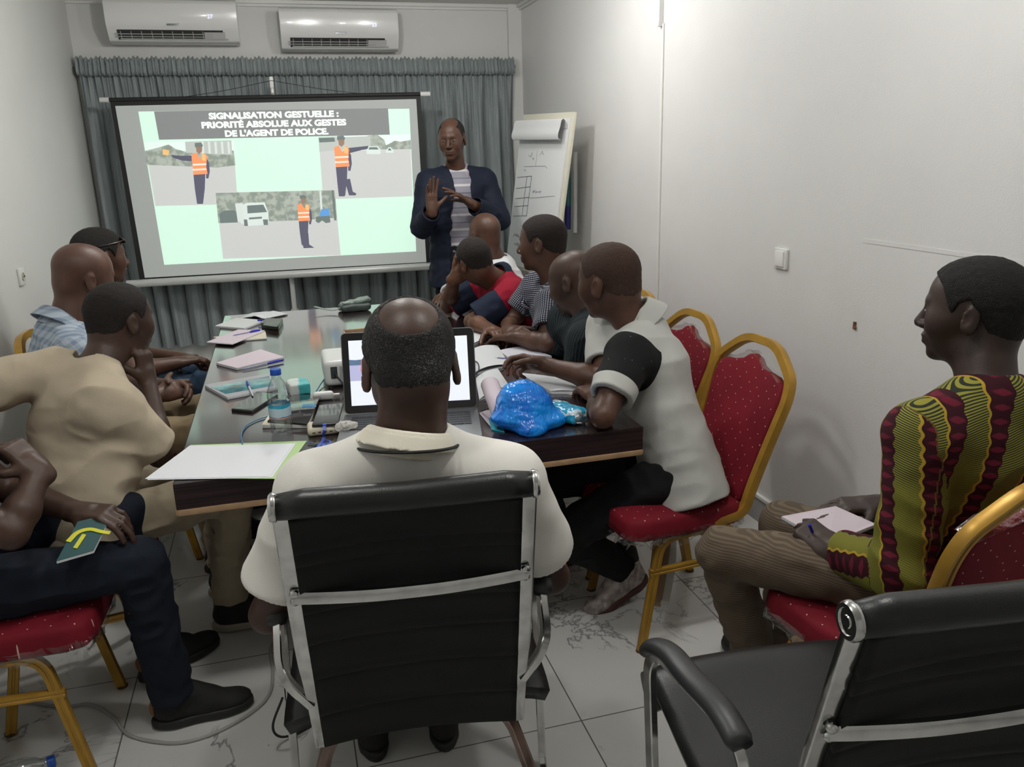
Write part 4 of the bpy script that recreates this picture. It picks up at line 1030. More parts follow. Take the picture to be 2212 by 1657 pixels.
for nm, c_, h_ in (('front', ((tx0+tx1)/2, ty0-.001, .7235), ((tx1-tx0)/2+.002, .0015, .0355)), ('left', (tx0-.001, (ty0+ty1)/2, .7235), (.0015, (ty1-ty0)/2, .0355)), ('right', (tx1+.001, (ty0+ty1)/2, .7235), (.0015, (ty1-ty0)/2, .0355))):
    mb = MB(); mb.box(c_, h_); mb.build('edge_band', t.m, tb_, True, smooth=False)
mb = MB(); q = .006
for (a, b, c_, d) in ((tx0, tx1, ty0-q, ty0+.03), (tx0, tx1, ty1-.03, ty1+q), (tx0-q, tx0+.03, ty0, ty1), (tx1-.03, tx1+q, ty0, ty1)): mb.box(((a+b)/2, (c_+d)/2, .678), ((b-a)/2, (d-c_)/2, .0085))
mb.build('lower_edging', BEI, tb_, True, bevel=.003)
mb = MB()
for (a, b, c_, d) in ((ox0, ox1, oy1-.012, oy1), (ox0, ox1, oy0, oy0+.012), (ox0, ox0+.004, oy0, oy1), (ox1-.012, ox1, oy0, oy1)): mb.box(((a+b)/2, (c_+d)/2, .7605-.012), ((b-a)/2, (d-c_)/2, .0125))
mb.build('inner_edging', BEI, tb_, True)
mb = MB(); mb.box(((ox0+ox1)/2, (oy0+oy1)/2, .692), ((ox1-ox0)/2, (oy1-oy0)/2, .008)); mb.build('inner_panel', WEN, tb_, True)
for x, y in ((-.06, 2.50), (.745, 2.50), (-.06, 4.28), (.745, 4.28)):
    mb = MB(); mb.box((x, y, .335), (.030, .045, .335)); mb.build('leg', BEI, tb_, True, bevel=.004)
mb = MB(); mb.box((.34, 3.4, .45), (.012, .80, .22)); mb.build('modesty_panel', WEN, tb_, True)

TZ = .7603
def qs(name, pts, th, mat, parent=None, z=TZ, bevel=.0008):
    w4 = [onz(x, y, z) for x, y in pts]; mb = MB(); mb.prism(w4, (0, 0, th)); return mb.build(name, mat, parent, True, bevel=bevel)
def cen(pts, z=TZ): w4 = [onz(x, y, z) for x, y in pts]; c = sum(w4)/len(w4); c[2] = z; return c
PAPER = M('notebook_paper', (.60, .62, .64), .75, bmp=(120, .05)); PINK = M('pink_paper', (.58, .50, .56), .7); TEAL = M('teal_cover', (.045, .19, .22), .22, coat=.4, var=(30, .4)); CREAM = M('cream_paper', (.60, .56, .44), .7)
BINK = M('pen_blue', (.015, .02, .42), .3); WPL = M('white_plastic'); GBLK = M('gloss_black', (.010, .010, .011), .07, coat=.5); CLR = clear_plastic('clear_shell', (.93, .95, .95), .10, .06)
def book(name, label, cat, pts, th, cover, z=TZ, under=None, group=None):
    c = cen(pts, z); r = thing(name, label, cat, c, group=group)
    qs('pages', pts, th, PAPER, r, z+.001); w4 = [onz(x, y, z) for x, y in pts]; cc = sum(w4)/4
    for nm, zz, m_ in (('cover', z+th+.001, cover), ('back_cover', z, under or cover)):
        mb = MB(); mb.prism([cc+(p-cc)*1.012+[0, 0, zz-z] for p in w4], (0, 0, .0012)); mb.build(nm, m_, r, True)
    return r
def pen(label, a, b, z0, z1, col=BINK, body=None, r_=.0042, group='ballpoint pens'):
    p0 = onz(*a, z0) if len(a) == 2 else np.array(a); p1 = onz(*b, z1) if len(b) == 2 else np.array(b)
    r = thing('pen', label, 'pen', p0, group=group); d = p1-p0
    mb = MB(); mb.tube([p0, p0+d*.06, p0+d*.62], [.0012, r_*.8, r_*.85], 10); mb.build('barrel', body or CLR, r, True)
    mb = MB(); mb.tube([p0+d*.05, p0+d*.6], .0016, 6); mb.build('ink_tube', col, r, True)
    mb = MB(); mb.tube([p0+d*.62, p0+d*.97, p1], [r_, r_*1.05, r_*.6], 10); cp = mb.build('pen_cap', col, r, True)
    mb = MB(); u = np.array([0, 0, r_*1.25]); mb.box(p0+d*.78+u, (np.linalg.norm(d)*.12, .0016, .0008), [nz(d), nz(np.cross([0, 0, 1], d)), np.cross(nz(d), nz(np.cross([0, 0, 1], d)))]); mb.build('clip', col, cp, True)
    return r
# left side of the table
ph_ = [(443, 837), (492, 864), (600, 843), (583, 812)]
book('notebook', 'closed notebook with turquoise and grey glossy cover on the left edge of the table', 'notebook', ph_, .008, M('grey_mauve_cover', (.36, .35, .39), .3))
# its printed cover: a teal field
qs('_', [(455, 836), (487, 851), (591, 833), (581, 813)], .0006, TEAL, bpy.data.objects['notebook'], TZ+.0102).name = 'cover_print'
pen('white pen with a blue end lying across the turquoise notebook', (546, 855), (533, 824), TZ+.014, TZ+.015, BINK, M('pen_white', (.5, .56, .6), .3))
def phone(label, pts, z, th=.009, mat=GBLK, bm=None, cat='phone', group=None):
    r = thing('smartphone', label, cat, cen(pts, z), group=group); qs('phone_body', pts, th, bm or M('phone_case', (.02, .02, .022), .4), r, z, .002)
    w4 = [onz(x, y, z) for x, y in pts]; cc = sum(w4)/4; mb = MB(); mb.prism([cc+(p-cc)*.95+[0, 0, th] for p in w4], (0, 0, .0006)); mb.build('screen_glass', mat, r, True); return r
phone('black smartphone lying face up beside the turquoise notebook', [(500, 889), (545, 893), (601, 857), (556, 850)], TZ)
book('notebook', 'closed pink covered notebook with a blue pen clipped along its near side', 'notebook', [(468, 789), (512, 800), (613, 776), (563, 760)], .009, PINK, under=M('dark_board', (.05, .035, .04), .7))
pen('blue capped clear pen tucked along the pink notebook', (520, 799), (612, 777), TZ+.006, TZ+.010)
book('notebook', 'cream notebook under the loose pink sheets at the far left of the table', 'notebook', [(461, 731), (500, 739), (576, 733), (573, 719)], .005, CREAM)
book('notebook', 'loose pink sheets fanned over the cream notebook at the left table edge', 'notebook', [(447, 741), (502, 745), (572, 716), (515, 714)], .003, PINK, z=TZ+.0075, under=M('dark_board'))
pen('blue capped pen on the fanned pink sheets', (502, 725), (562, 713), TZ+.016, TZ+.017)
book('notebook', 'white closed notebook between the pink sheets and the open booklet', 'notebook', [(466, 708), (528, 713), (573, 696), (512, 691)], .009, M('white_cover', (.58, .60, .60), .5))
pen('blue capped pen at the spine of the farthest notebook on the left', (585, 692), (556, 692), TZ+.018, TZ+.019)
bx = thing('wallet', 'thick olive-black wallet beside the white notebook', 'wallet', cen([(565, 709), (602, 714), (612, 697), (576, 696)])); qs('wallet_body', [(565, 709), (602, 714), (612, 699), (576, 697)], .026, M('olive_black', (.045, .050, .036), .3), bx, bevel=.003); qs('wallet_flap', [(567, 703), (598, 707), (607, 695), (578, 694)], .002, M('olive_flap', (.06, .07, .05), .3), bx, TZ+.0265)
op = [(515, 690), (573, 692), (622, 681), (545, 677)]
r = thing('open_notebook', 'open booklet with lifting white pages at the far left of the table', 'notebook', cen(op)); qs('back_cover', op, .002, M('maroon_cover', (.06, .03, .035), .6), r)
w4 = [onz(x, y, TZ) for x, y in op]; rows = []
for k in range(11):
    u = k/10; a = w4[0]+(w4[1]-w4[0])*u; b = w4[3]+(w4[2]-w4[3])*u; hz = .004+.020*math.sin(min(1, u*1.1)*math.pi)**1.0*(.4+.6*u)+.006*(u > .5); rows.append([a+[0, 0, hz], b+[0, 0, hz*.9]])
mb = MB(); mb.grid(rows); mb.build('pages', PAPER, r, True, solid=.003)
# grey green pouch with strap
pc = onz(766, 671, TZ); r = thing('pouch', 'grey-green folded pouch with a strap at the far end of the table', 'pouch', pc)
GRN = M('pouch_green', (.23, .29, .26), .45, var=(25, .25)); DGR = M('pouch_dark', (.035, .05, .048), .4)
V, Q = solve([('+', rbox(pc+[0, 0, .022], [.085, .050, .020], [[.98, .2, 0], [-.2, .98, 0], [0, 0, 1]], .018), 0), ('+', ell(pc+[-.03, -.01, .030], [.05, .045, .016]), .01)], .005, lambda x, y, z: .004*vnoise(x, y, z, 30)); np_mesh('pouch_body', V, Q, DGR, r)
V, Q = solve([('+', rbox(pc+[.01, .015, .046], [.085, .028, .012], [[.95, .3, .1], [-.3, .95, 0], [-.1, 0, .99]], .01), 0), ('+', ell(pc+[.05, .03, .050], [.03, .035, .017]), .01)], .005, lambda x, y, z: .005*vnoise(x, y, z, 40)); np_mesh('pouch_flap', V, Q, GRN, r)
mb = MB(); mb.box(pc+[-.045, -.02, .050], (.020, .018, .004), [[.95, .3, .0], [-.3, .95, 0], [0, 0, 1]]); mb.build('buckle', M('buckle_grey', (.28, .32, .30), .3), r, True, bevel=.002)
mb = MB(); mb.tube(smooth_path([pc+[-.06, -.02, .04], pc+[-.10, -.03, .018], pc+[-.15, 0, .018], pc+[-.21, .05, .03]]), 1, prof=[(-.009, -.0015), (.009, -.0015), (.009, .0015), (-.009, .0015)]); mb.build('strap', GRN, r, True)
# projector
r = thing('projector', 'small white projector on the table behind the laptop lid', 'projector', (.245, 3.06, TZ))
PRJ = M('projector_white', (.66, .67, .66), .35)
mb = MB(); mb.box((.245, 3.045, TZ+.055), (.145, .115, .047)); mb.build('casing', PRJ, r, True, bevel=.022, seg=4, angle=60)
mb = MB(); mb.box((.135, 2.931, TZ+.060), (.012, .004, .022)); mb.build('power_socket', M('socket_black', (.03, .04, .04), .5), r, True, bevel=.002)
mb = MB(); mb.box((.20, 2.9300, TZ+.050), (.045, .002, .032)); mb.build('port_panel', M('port_grey', (.36, .37, .36), .5), r, True)
for k in range(3): mb = MB(); mb.box((.172+.03*k, 2.928, TZ+.068-.004*k), (.008, .002, .004)); mb.build('port', M('socket_black'), r, True)
mb = MB(); mb.lathe([(.035, 0), (.036, .012), (.030, .014), (.026, .006)], (.30, 3.155, TZ+.06), 24, (0, 1, 0)); mb.build('lens', GBLK, r, True)
for x, y in ((.12, 2.95), (.37, 2.95), (.12, 3.14), (.37, 3.14)): mb = MB(); mb.lathe([(.010, 0), (.010, .010)], (x, y, TZ), 10); mb.build('foot', BLKR, r, True)
mb = MB(); mb.tube(smooth_path([(.138, 2.928, .82), (.15, 2.905, .80), (.18, 2.88, .775), (.24, 2.88, .766)]), .0035, 8); tag(mb.build('power_cable', BLKR), 'black power cable plugged into the back of the white projector', 'cable')
# tissue packet, charger, white pad under dark folder
def soft_box(name, label, cat, c, hs_, rot, mat, amp=.003, rd=.008, h=.0035, extra=None):
    r = thing(name, label, cat, (c[0], c[1], c[2]-hs_[2])); R = [[math.cos(rot), math.sin(rot), 0], [-math.sin(rot), math.cos(rot), 0], [0, 0, 1]]
    V, Q = solve([('+', rbox(c, hs_, R, rd), 0)], h, lambda x, y, z: amp*vnoise(x, y, z, 45, 3)+amp*.5*np.abs(vnoise(x, y, z, 90, 1))); np_mesh(name+'_body', V, Q, mat, r)
    return r, R
t = NT('tissue_print'); q_ = t.n('ShaderNodeSeparateXYZ'); t.set(q_.inputs[0], t.coord()); ff = t.ramp(t.math('ADD', q_.outputs[0], t.math('MULTIPLY', t.noise(30, 2), .03)), .010, .020); t.base(t.mix(ff, (.60, .64, .62), (.06, .42, .45))); t.p(rough=.3); TIS = t.m
soft_box('tissue_packet', 'small white and turquoise tissue packet behind the water bottle', 'tissue packet', (.005, 2.93, TZ+.021), (.038, .048, .021), .15, TIS)
r, R = soft_box('tissue_packet', 'white plastic charger plug lying left of the laptop', 'charger', (.085, 2.80, TZ+.015), (.036, .016, .015), -.05, WPL, 0, .012); r.name = 'charger_plug'; r.children[0].name = 'plug_body'
mb = MB(); mb.lathe([(.004, 0), (.004, .02)], (.121, 2.80, TZ+.015), 8, (1, 0, 0)); mb.build('cable_end', WPL, r, True)
fd = [(578, 913), (664, 919), (694, 856), (633, 856)]
book('notebook', 'cream edged notebook under the dark folder beside the water bottle', 'notebook', [(567, 925), (668, 925), (680, 880), (600, 880)], .010, CREAM)
r = thing('folder', 'dark glossy folder lying on the cream edged notebook', 'folder', cen(fd, TZ+.014)); qs('folder_cover', fd, .006, GBLK, r, TZ+.0128, .001); qs('blue_label', [(654, 874), (681, 873), (683, 879), (652, 880)], .0006, M('label_blue', (.03, .20, .40), .4), r, TZ+.0190)
# power bank with phone on top
r, R = soft_box('power_bank', 'cream power bank with a phone resting on it', 'power bank', (.065, 2.445, TZ+.015), (.048, .038, .014), .0, CREAM, 0, .012)
for k in range(4): mb = MB(); mb.box((.035+.017*k, 2.4065, TZ+.014), (.0045, .0015, .0018)); mb.build('port', M('port_brown', (.12, .08, .05), .5), r, True)
phone('black smartphone resting on the cream power bank and reflecting the slide', [(674, 923), (731, 919), (742, 875), (690, 880)], TZ+.0305, .008)
wool = M('white_tissue', (.66, .64, .60), .95, bmp=(90, .8, .01)); c = np.array([.135, 2.405, TZ+.024]); r = thing('crumpled_tissue', 'ball of crumpled white tissue between the power bank and laptop', 'tissue', (c[0], c[1], TZ))
V, Q = solve([('+', ell(c, [.030, .024, .022]), 0), ('+', ell(c+[-.02, .005, -.004], [.018, .018, .018]), .01)], .003, lambda x, y, z: .007*vnoise(x, y, z, 60)+.004*vnoise(x, y, z, 140, 2)); np_mesh('tissue', V, Q, wool, r)
LNY = M('lanyard_blue', (.045, .085, .42), .55, bmp=(300, .2))
r = thing('lanyard', 'blue badge lanyard hanging over the power bank', 'lanyard', onz(700, 950, TZ))
for nm, pts in (('strap', [(701, 915, .800), (700, 930, .797), (699, 945, .772), (699, 965, .764), (698, 992, .7635), (697, 1010, .763)]), ('strap', [(700, 948, .775), (690, 962, .765), (672, 985, .763), (655, 1010, .763)]), ('strap', [(703, 950, .774), (712, 955, .765), (700, 968, .763), (672, 990, .7625)])):
    mb = MB(); mb.tube(smooth_path([onz(x, y, z) for x, y, z in pts], 6), 1, prof=[(-.0048, -.0009), (.0048, -.0009), (.0048, .0009), (-.0048, .0009)]); mb.build(nm, LNY, r, True)
mb = MB(); mb.box(onz(701, 917, .803), (.006, .005, .002)); mb.build('clip', LNY, r, True, bevel=.001)
BC = M('cable_blue', (.05, .17, .34), .4)
for lb, pts in (('blue cable curving from the laptop to the projector side of the table', [(745, 785, .83), (720, 802, .80), (700, 820, .775), (680, 850, .765), (672, 862, .764)]),
                ('pale blue cable looping around the water bottle foot', [(604, 893, .764), (560, 905, .764), (532, 920, .764), (521, 940, .764), (524, 960, .764)]),
                ('thin blue cable running below the power bank to the laptop', [(664, 957, .764), (700, 960, .764), (740, 955, .764), (765, 952, .764)])):
    mb = MB(); mb.tube(smooth_path([onz(*p) for p in pts], 7), .0022, 8); tag(mb.build('cable', BC), lb, 'cable')
# loose paper on a green folder
fg = [(316, 1036), (408, 961), (662, 953), (597, 1034)]; r = thing('green_folder', 'pale green folder on the near left table corner holding white sheets', 'folder', cen(fg))
qs('folder_cover', [(330, 1034), (412, 962), (663, 953), (603, 1035)], .0015, M('green_card', (.42, .60, .27), .6), r)
for k, (pts, lb) in enumerate(([[(318, 1037), (408, 964), (639, 958), (588, 1032)], 'lower loose white sheet on the green folder'], [[(313, 1035), (410, 963), (634, 959), (583, 1029)], 'upper loose white sheet on the green folder'])):
    o = qs('paper_sheet', pts, .0006, M('paper_sheet_white', (.74, .76, .80), .75), None, TZ+.0018+.0010*k, 0); tag(o, lb, 'paper')
# water bottle
bc = onz(610, 938, TZ); bc = np.array([bc[0], bc[1]+.012, TZ]); r = thing('water_bottle', 'clear plastic water bottle with blue cap and blue label on the table', 'bottle', bc)
BOT = clear_plastic('bottle_plastic', (.90, .93, .94), .14, .05, .3, 45)
pr = [(.0, .004), (.016, .002), (.026, .0), (.030, .006), (.0315, .02), (.0300, .026), (.0315, .032), (.030, .038), (.0315, .045), (.0315, .052), (.0308, .054), (.0308, .098), (.0318, .100), (.0320, .108), (.0300, .112), (.0318, .118), (.0300, .135), (.0225, .160), (.0155, .172), (.0130, .178), (.0130, .186), (.0165, .187), (.0165, .189), (.0125, .190), (.0125, .198)]
mb = MB(); mb.lathe([(a*1.07, b) for a, b in pr], bc, 36); bo = mb.build('bottle_body', BOT, r, True, angle=60)
t = NT('bottle_label'); q_ = t.n('ShaderNodeSeparateXYZ'); t.set(q_.inputs[0], t.coord()); zz = q_.outputs[2]
m1 = t.ramp(t.math('ADD', zz, t.math('MULTIPLY', t.noise(35, 2), .012)), .066, .068); m2 = t.ramp(t.math('ADD', zz, t.math('MULTIPLY', t.noise(40, 3), .014)), .094, .096)
cc = t.mix(m1, (.01, .22, .42), (.42, .55, .62)); cc = t.mix(m2, cc, (.02, .30, .46)); cc = t.mix(t.math('LESS_THAN', zz, .0575), cc, (.70, .25, .14)); t.base(cc); t.p(rough=.25); t.m.name = 'bottle_label'
rows = []
for z in (.0545, .075, .0975): rows.append([bc+[.0335*math.cos(a), .0335*math.sin(a), z] for a in np.linspace(0, 2*math.pi, 41)])
mb = MB(); mb.grid(rows); mb.build('label', t.m, bo, True)
mb = MB(); pts = []
n_ = 60; prof = [(.0150, .187), (.0158, .188), (.0158, .203), (.0150, .205), (.0, .2055)]
for (rr, z) in prof: pts.append([bc+[rr*(1+.03*(k % 2)*(rr > .01))*math.cos(2*math.pi*k/n_), rr*(1+.03*(k % 2)*(rr > .01))*math.sin(2*math.pi*k/n_), z] for k in list(range(n_))+[0]])
mb.grid(pts); mb.build('bottle_cap', M('cap_blue', (.008, .075, .42), .35), bo, True, angle=50)

# ------------------------------------------------------------------ laptop
hl, hr = np.array([.139, 2.545, TZ]), np.array([.560, 2.468, TZ]); X_ = nz(hr-hl); Yf = np.array([X_[1], -X_[0], 0]); W_ = np.linalg.norm(hr-hl)
lp = thing('laptop', 'open grey laptop with a black bezel in front of the man in the white polo', 'laptop', (hl+hr)/2)
ALU = M('laptop_grey', (.17, .18, .19), .38, .5); DEP = .275
def LP(u, v, z): return hl+X_*u*W_+Yf*v*DEP+np.array([0, 0, z])
mb = MB(); mb.prism([LP(0, 0, .004), LP(1, 0, .004), LP(1, 1, .004), LP(0, 1, .004)], (0, 0, .014)); mb.build('base', ALU, lp, True, bevel=.004, seg=3)
mb = MB(); mb.prism([LP(.06, .12, .0181), LP(.94, .12, .0181), LP(.94, .60, .0181), LP(.06, .60, .0181)], (0, 0, .0004)); kb = mb.build('keyboard', M('key_well', (.05, .052, .055), .6), lp, True)
KEY = M('key_black', (.012, .012, .013), .45)
for rr in range(6):
    n_ = 17
    for k in range(n_):
        if rr == 5 and 5 <= k <= 9:
            if k != 5: continue
            a, b = 5.1/n_, 9.9/n_
        else: a, b = (k+.08)/n_, (k+.92)/n_
        v0, v1 = .13+rr*.078, .13+rr*.078+.066; U = lambda q: .065+q*.87
        mb = MB(); mb.prism([LP(U(a), v0, .0184), LP(U(b), v0, .0184), LP(U(b), v1, .0184), LP(U(a), v1, .0184)], (0, 0, .0016)); mb.build('key', KEY, kb, True, smooth=False)
mb = MB(); mb.prism([LP(.34, .66, .0181), LP(.60, .66, .0181), LP(.60, .96, .0181), LP(.34, .96, .0181)], (0, 0, .0004)); mb.build('touchpad', M('touchpad', (.13, .135, .14), .3, .4), lp, True)
text_mesh('core', .012, 'palm_sticker', M('sticker_pale', (.35, .36, .38), .4), lp, LP(.80, .70, .0186), X_, -Yf)
lt = math.radians(14); Ul = np.array([0, 0, 1])*math.cos(lt)+(-Yf)*math.sin(lt); Nl = np.cross(X_, Ul); SH = .262
if Nl[1] > 0: Nl = -Nl
def LS(u, v, d=0): return hl+np.array([0, 0, .018])+X_*u*W_+Ul*v*SH+Nl*d
def rrect(u0, u1, v0, v1, ru, d):
    pts = []; rv = ru*W_/SH
    for (cu, cv, a0) in ((u1-ru, v1-rv, 0), (u0+ru, v1-rv, 90), (u0+ru, v0+rv, 180), (u1-ru, v0+rv, 270)):
        for k in range(5): a = math.radians(a0+22.5*k); pts.append(LS(cu+ru*math.cos(a), cv+rv*math.sin(a), d))
    return pts
mb = MB(); mb.prism(rrect(0, 1, 0, 1, .035, -.006), Nl*.006); lid = mb.build('lid', ALU, lp, True, bevel=.0015)
mb = MB(); mb.prism(rrect(.006, .994, .01, .99, .03, 0), Nl*.0008); bz = mb.build('bezel', M('bezel_black', (.01, .01, .011), .25), lid, True)
def lpoly(name, pts, d, col, e, par): 
    mb = MB(); mb.prism([LS(.055+.89*u, .10+.80*v, d) for u, v in pts], Nl*.0002); return mb.build(name, M('lcd_'+name, tuple(c*.3 for c in col), .4, emit=(col, e)), par, True, smooth=False)
sc_ = lpoly('screen', [(0, 0), (1, 0), (1, 1), (0, 1)], .001, (.80, .84, .92), .95, bz)
lpoly('slide_title', [(.17, .80), (.83, .80), (.83, .98), (.17, .98)], .0014, (.10, .11, .12), .8, sc_)
for a, b, c_, d in ((.0, .40, .52, .80), (.62, .40, .985, .80)):
    lpoly('slide_photo', [(a, .38), (b, .38), (b, .70), (a, .70)], .0014, (.50, .50, .74), .85, sc_); lpoly('slide_trees', [(a, .62), (b, .62), (b, .70), (b-.05, .73), (b-.12, .70), (a+.2, .72), (a+.05, .70), (a, .71)], .0017, (.12, .20, .32), .8, sc_)
lpoly('slide_officer', [(.09, .52), (.13, .52), (.13, .70), (.10, .71)], .0019, (.75, .20, .16), .8, sc_)

# ------------------------------------------------------------------ right side of the table
def sheet(name, label, pts, mat, curl=.0, z=TZ, th=.0012, cat='notebook', n=12, group=None, thick=.006):
    r = thing(name, label, cat, cen(pts, z), group=group); w4 = [onz(x, y, z) for x, y in pts]
    qs('page_block', pts, thick, PAPER, r, z)
    rows = []
    for k in range(n+1):
        u = k/n; hz = thick+.0008+curl*math.sin(u*math.pi)**.8*(1-u*.4); a = w4[0]+(w4[3]-w4[0])*u; b = w4[1]+(w4[2]-w4[1])*u; rows.append([a+[0, 0, hz], b+[0, 0, hz]])
    mb = MB(); mb.grid(rows); mb.build('page', mat, r, True, solid=th); return r
sheet('open_notebook', 'open notebook with curling white page right of the laptop, nearest the laptop lid', [(1010, 765), (1022, 812), (1100, 792), (1075, 750)], PAPER, .018)
sheet('open_notebook', 'open white notebook under the hand holding a pen', [(1078, 762), (1100, 778), (1192, 774), (1135, 752)], M('page_lilac', (.56, .55, .62), .7), .003, thick=.008)
sheet('open_notebook', 'white notebook between the red shirted man and the crossed forearms', [(1000, 712), (1012, 752), (1062, 728), (1045, 710)], PAPER, .004)
sheet('notepad', 'small pink notepad in front of the man in the plain white shirt', [(958, 655), (962, 672), (990, 668), (985, 652)], PINK, .0)
sheet('open_notebook', 'open white book lying between the pink roll and the blue bag', [(1028, 822), (1036, 868), (1100, 838), (1075, 800)], PAPER, .012)
sheet('open_notebook', 'white notebook under the writing forearm behind the blue bag', [(1120, 812), (1190, 852), (1248, 852), (1240, 828)], PAPER, .004, thick=.010)
qs('pink_sheet', [(1180, 845), (1238, 854), (1275, 850), (1235, 830)], .001, PINK); tag(bpy.data.objects['pink_sheet'], 'pink sheet poking out under the white notebook near the table corner', 'paper')
# rolled pink paper
r = thing('pink_document', 'pink sheet with its top edge rolled over beside the blue bag', 'paper', onz(1070, 880, TZ))
a = onz(1056, 832, .83); b = onz(1082, 905, TZ+.02); d = nz(b-a); sd, u = frame(d); rows = []
for k in range(15):
    an = -2.2+k*.42; R_ = .020+.0012*k; rows.append([a+R_*(math.cos(an)*sd+math.sin(an)*u), b+R_*.9*(math.cos(an)*sd+math.sin(an)*u)])
mb = MB(); mb.grid(rows); mb.build('rolled_edge', PINK, r, True, solid=.0012)
qs('sheet', [(1035, 893), (1062, 925), (1086, 930), (1084, 870)], .001, PINK, r, TZ+.001)
# blue plastic bag
bgc = np.array([.668, 2.300, TZ]); r = thing('plastic_bag', 'bright blue crumpled plastic bag on the near right of the table', 'plastic bag', bgc)
t = NT('blue_bag'); nn = t.ramp(t.noise(14, 3), .35, .7); t.base(t.mix(nn, (.000, .130, .60), (.002, .260, .82))); t.p(rough=.22, spec=.5)
mpz = t.n('ShaderNodeMapping'); mpz.inputs['Scale'].default_value = (1, 1, 3.2); mpz.inputs['Rotation'].default_value = (.3, .5, .2); t.set(mpz.inputs[0], t.coord()); rid = lambda s_, v_: t.math('ABSOLUTE', t.math('SUBTRACT', t.noise(s_, 1, v_), .5))
mp2 = t.n('ShaderNodeMapping'); mp2.inputs['Scale'].default_value = (2.6, 1, 1); mp2.inputs['Rotation'].default_value = (.2, -.4, .6); t.set(mp2.inputs[0], t.coord())
t.bump(t.math('ADD', t.math('MULTIPLY', rid(12, mpz.outputs[0]), 1.3), t.math('MULTIPLY', rid(30, mp2.outputs[0]), .8)), .80, .009)
bc_ = bgc+[0, 0, .07]
def wrb(x, y, z):
    a_ = x*.8+z*.5
    return .009*(np.abs(vnoise(a_, y, z*1.6, 13, 1))-.35)+.0035*np.abs(vnoise(x, y*1.5, z, 34, 2))+.009*vnoise(x, y, z, 9, 4)
V, Q = solve([('+', ell(bc_, [.085, .080, .072]), 0), ('+', ell(bc_+[-.02, -.02, -.035], [.095, .075, .040]), .03), ('+', ell(bc_+[.062, -.045, -.048], [.055, .045, .026]), .02), ('+', ell(bc_+[.0, -.085, -.052], [.05, .04, .02]), .02), ('&', plane(bgc+[0, 0, .001], (0, 0, -1)), .004)], .0035, wrb); np_mesh('bag', V, Q, t.m, r)
# wet wipes packet
wc = np.array([.800, 2.300, TZ]); r = thing('tissue_packet', 'clear and turquoise tissue packet right of the blue bag', 'tissue packet', wc)
t = NT('packet_print'); vo = t.n('ShaderNodeTexVoronoi'); vo.inputs['Scale'].default_value = 38; t.set(vo.inputs['Vector'], t.coord()); f = t.math('GREATER_THAN', t.n('ShaderNodeSeparateXYZ').outputs[0], .5); q_ = t.n('ShaderNodeSeparateXYZ'); t.set(q_.inputs[0], vo.outputs['Color']); c_ = t.mix(t.math('GREATER_THAN', q_.outputs[0], .78), (.01, .30, .52), (.50, .62, .68)); t.base(c_); t.p(rough=.18, coat=.5); t.bump(t.noise(60, 3), .6, .004)
V, Q = solve([('+', rbox(wc+[0, .0, .026], [.040, .075, .024], [[.88, .47, 0], [-.47, .88, 0], [0, 0, 1]], .020), 0), ('&', plane(wc+[0, 0, .001], (0, 0, -1)), .003)], .0035, lambda x, y, z: .006*vnoise(x, y, z, 35, 3)+.004*np.abs(vnoise(x, y, z, 80, 1))); np_mesh('packet', V, Q, t.m, r)
V, Q = solve([('+', ell(wc+[.028, -.052, .022], [.034, .030, .020]), 0)], .0035, lambda x, y, z: .005*vnoise(x, y, z, 60, 3)); np_mesh('clear_end', V, Q, clear_plastic('packet_clear', (.8, .85, .86), .25, .15, .9, 60), r)
text_mesh('Lotus', .030, 'packet_text', M('text_navy', (.02, .03, .08), .5), r, wc+[-.012, .045, .0555], (.88, .1, -.1), (0, .8, .3))
qs('cyan_wrapper', [(1055, 905), (1062, 930), (1090, 935), (1080, 905)], .004, M('cyan_wrapper', (.02, .36, .48), .3)); tag(bpy.data.objects['cyan_wrapper'], 'flat cyan wrapper under the pink sheet beside the laptop', 'wrapper')
for lb, pts in (('black looped cable on the pink sheet beside the laptop', [(1040, 888, .768), (1055, 884, .790), (1068, 890, .785), (1075, 902, .775), (1066, 898, .772), (1078, 905, .770), (1082, 918, .768), (1075, 924, .766), (1085, 930, .764)]),
                ('black cable looping past the right side of the laptop lid', [(1024, 778, .775), (1033, 786, .80), (1034, 800, .80), (1026, 812, .775)])):
    mb = MB(); mb.tube(smooth_path([onz(*p) for p in pts], 7), .0024, 8); tag(mb.build('cable', BLKR), lb, 'cable')

# ------------------------------------------------------------------ on the floor
mb = MB(); pts = [(-.98, 2.50), (-.79, 2.395), (-.70, 2.375), (-.62, 2.29), (-.565, 2.195), (-.48, 2.135), (-.40, 2.11), (-.31, 2.13), (-.22, 2.19), (-.175, 2.26), (-.165, 2.37), (-.17, 2.52), (-.10, 2.7)]
mb.tube(smooth_path([(a, b, .005) for a, b in pts], 8), .0048, 8); tag(mb.build('floor_cable', M('cable_grey', (.36, .36, .33), .5)), 'long grey cable winding over the floor tiles around the dark shoe', 'cable')
mb = MB(); mb.tube(smooth_path([(-.12, 1.95, .20), (-.155, 1.98, .10), (-.145, 2.02, .03), (-.10, 2.05, .006), (.0, 2.1, .006)]), .0035, 8); tag(mb.build('cable', BLKR), 'thin black cable dangling to the floor beside the centre office chair', 'cable')
r = thing('water_bottle', 'clear plastic bottle with a blue cap lying on the floor in the bottom left corner', 'bottle', (-.83, 2.08, .0)); d = nz([.97, .22, 0]); c0 = np.array([-.925, 2.058, .034])
mb = MB(); mb.lathe([(a*1.07, b) for a, b in pr], c0, 28, d); mb.build('bottle_body', BOT, r, True, angle=60)
mb = MB(); mb.lathe([(.0, .183), (.0165, .184), (.0165, .202), (.0, .204)], c0, 24, d); mb.build('bottle_cap', M('cap_blue'), r, True)
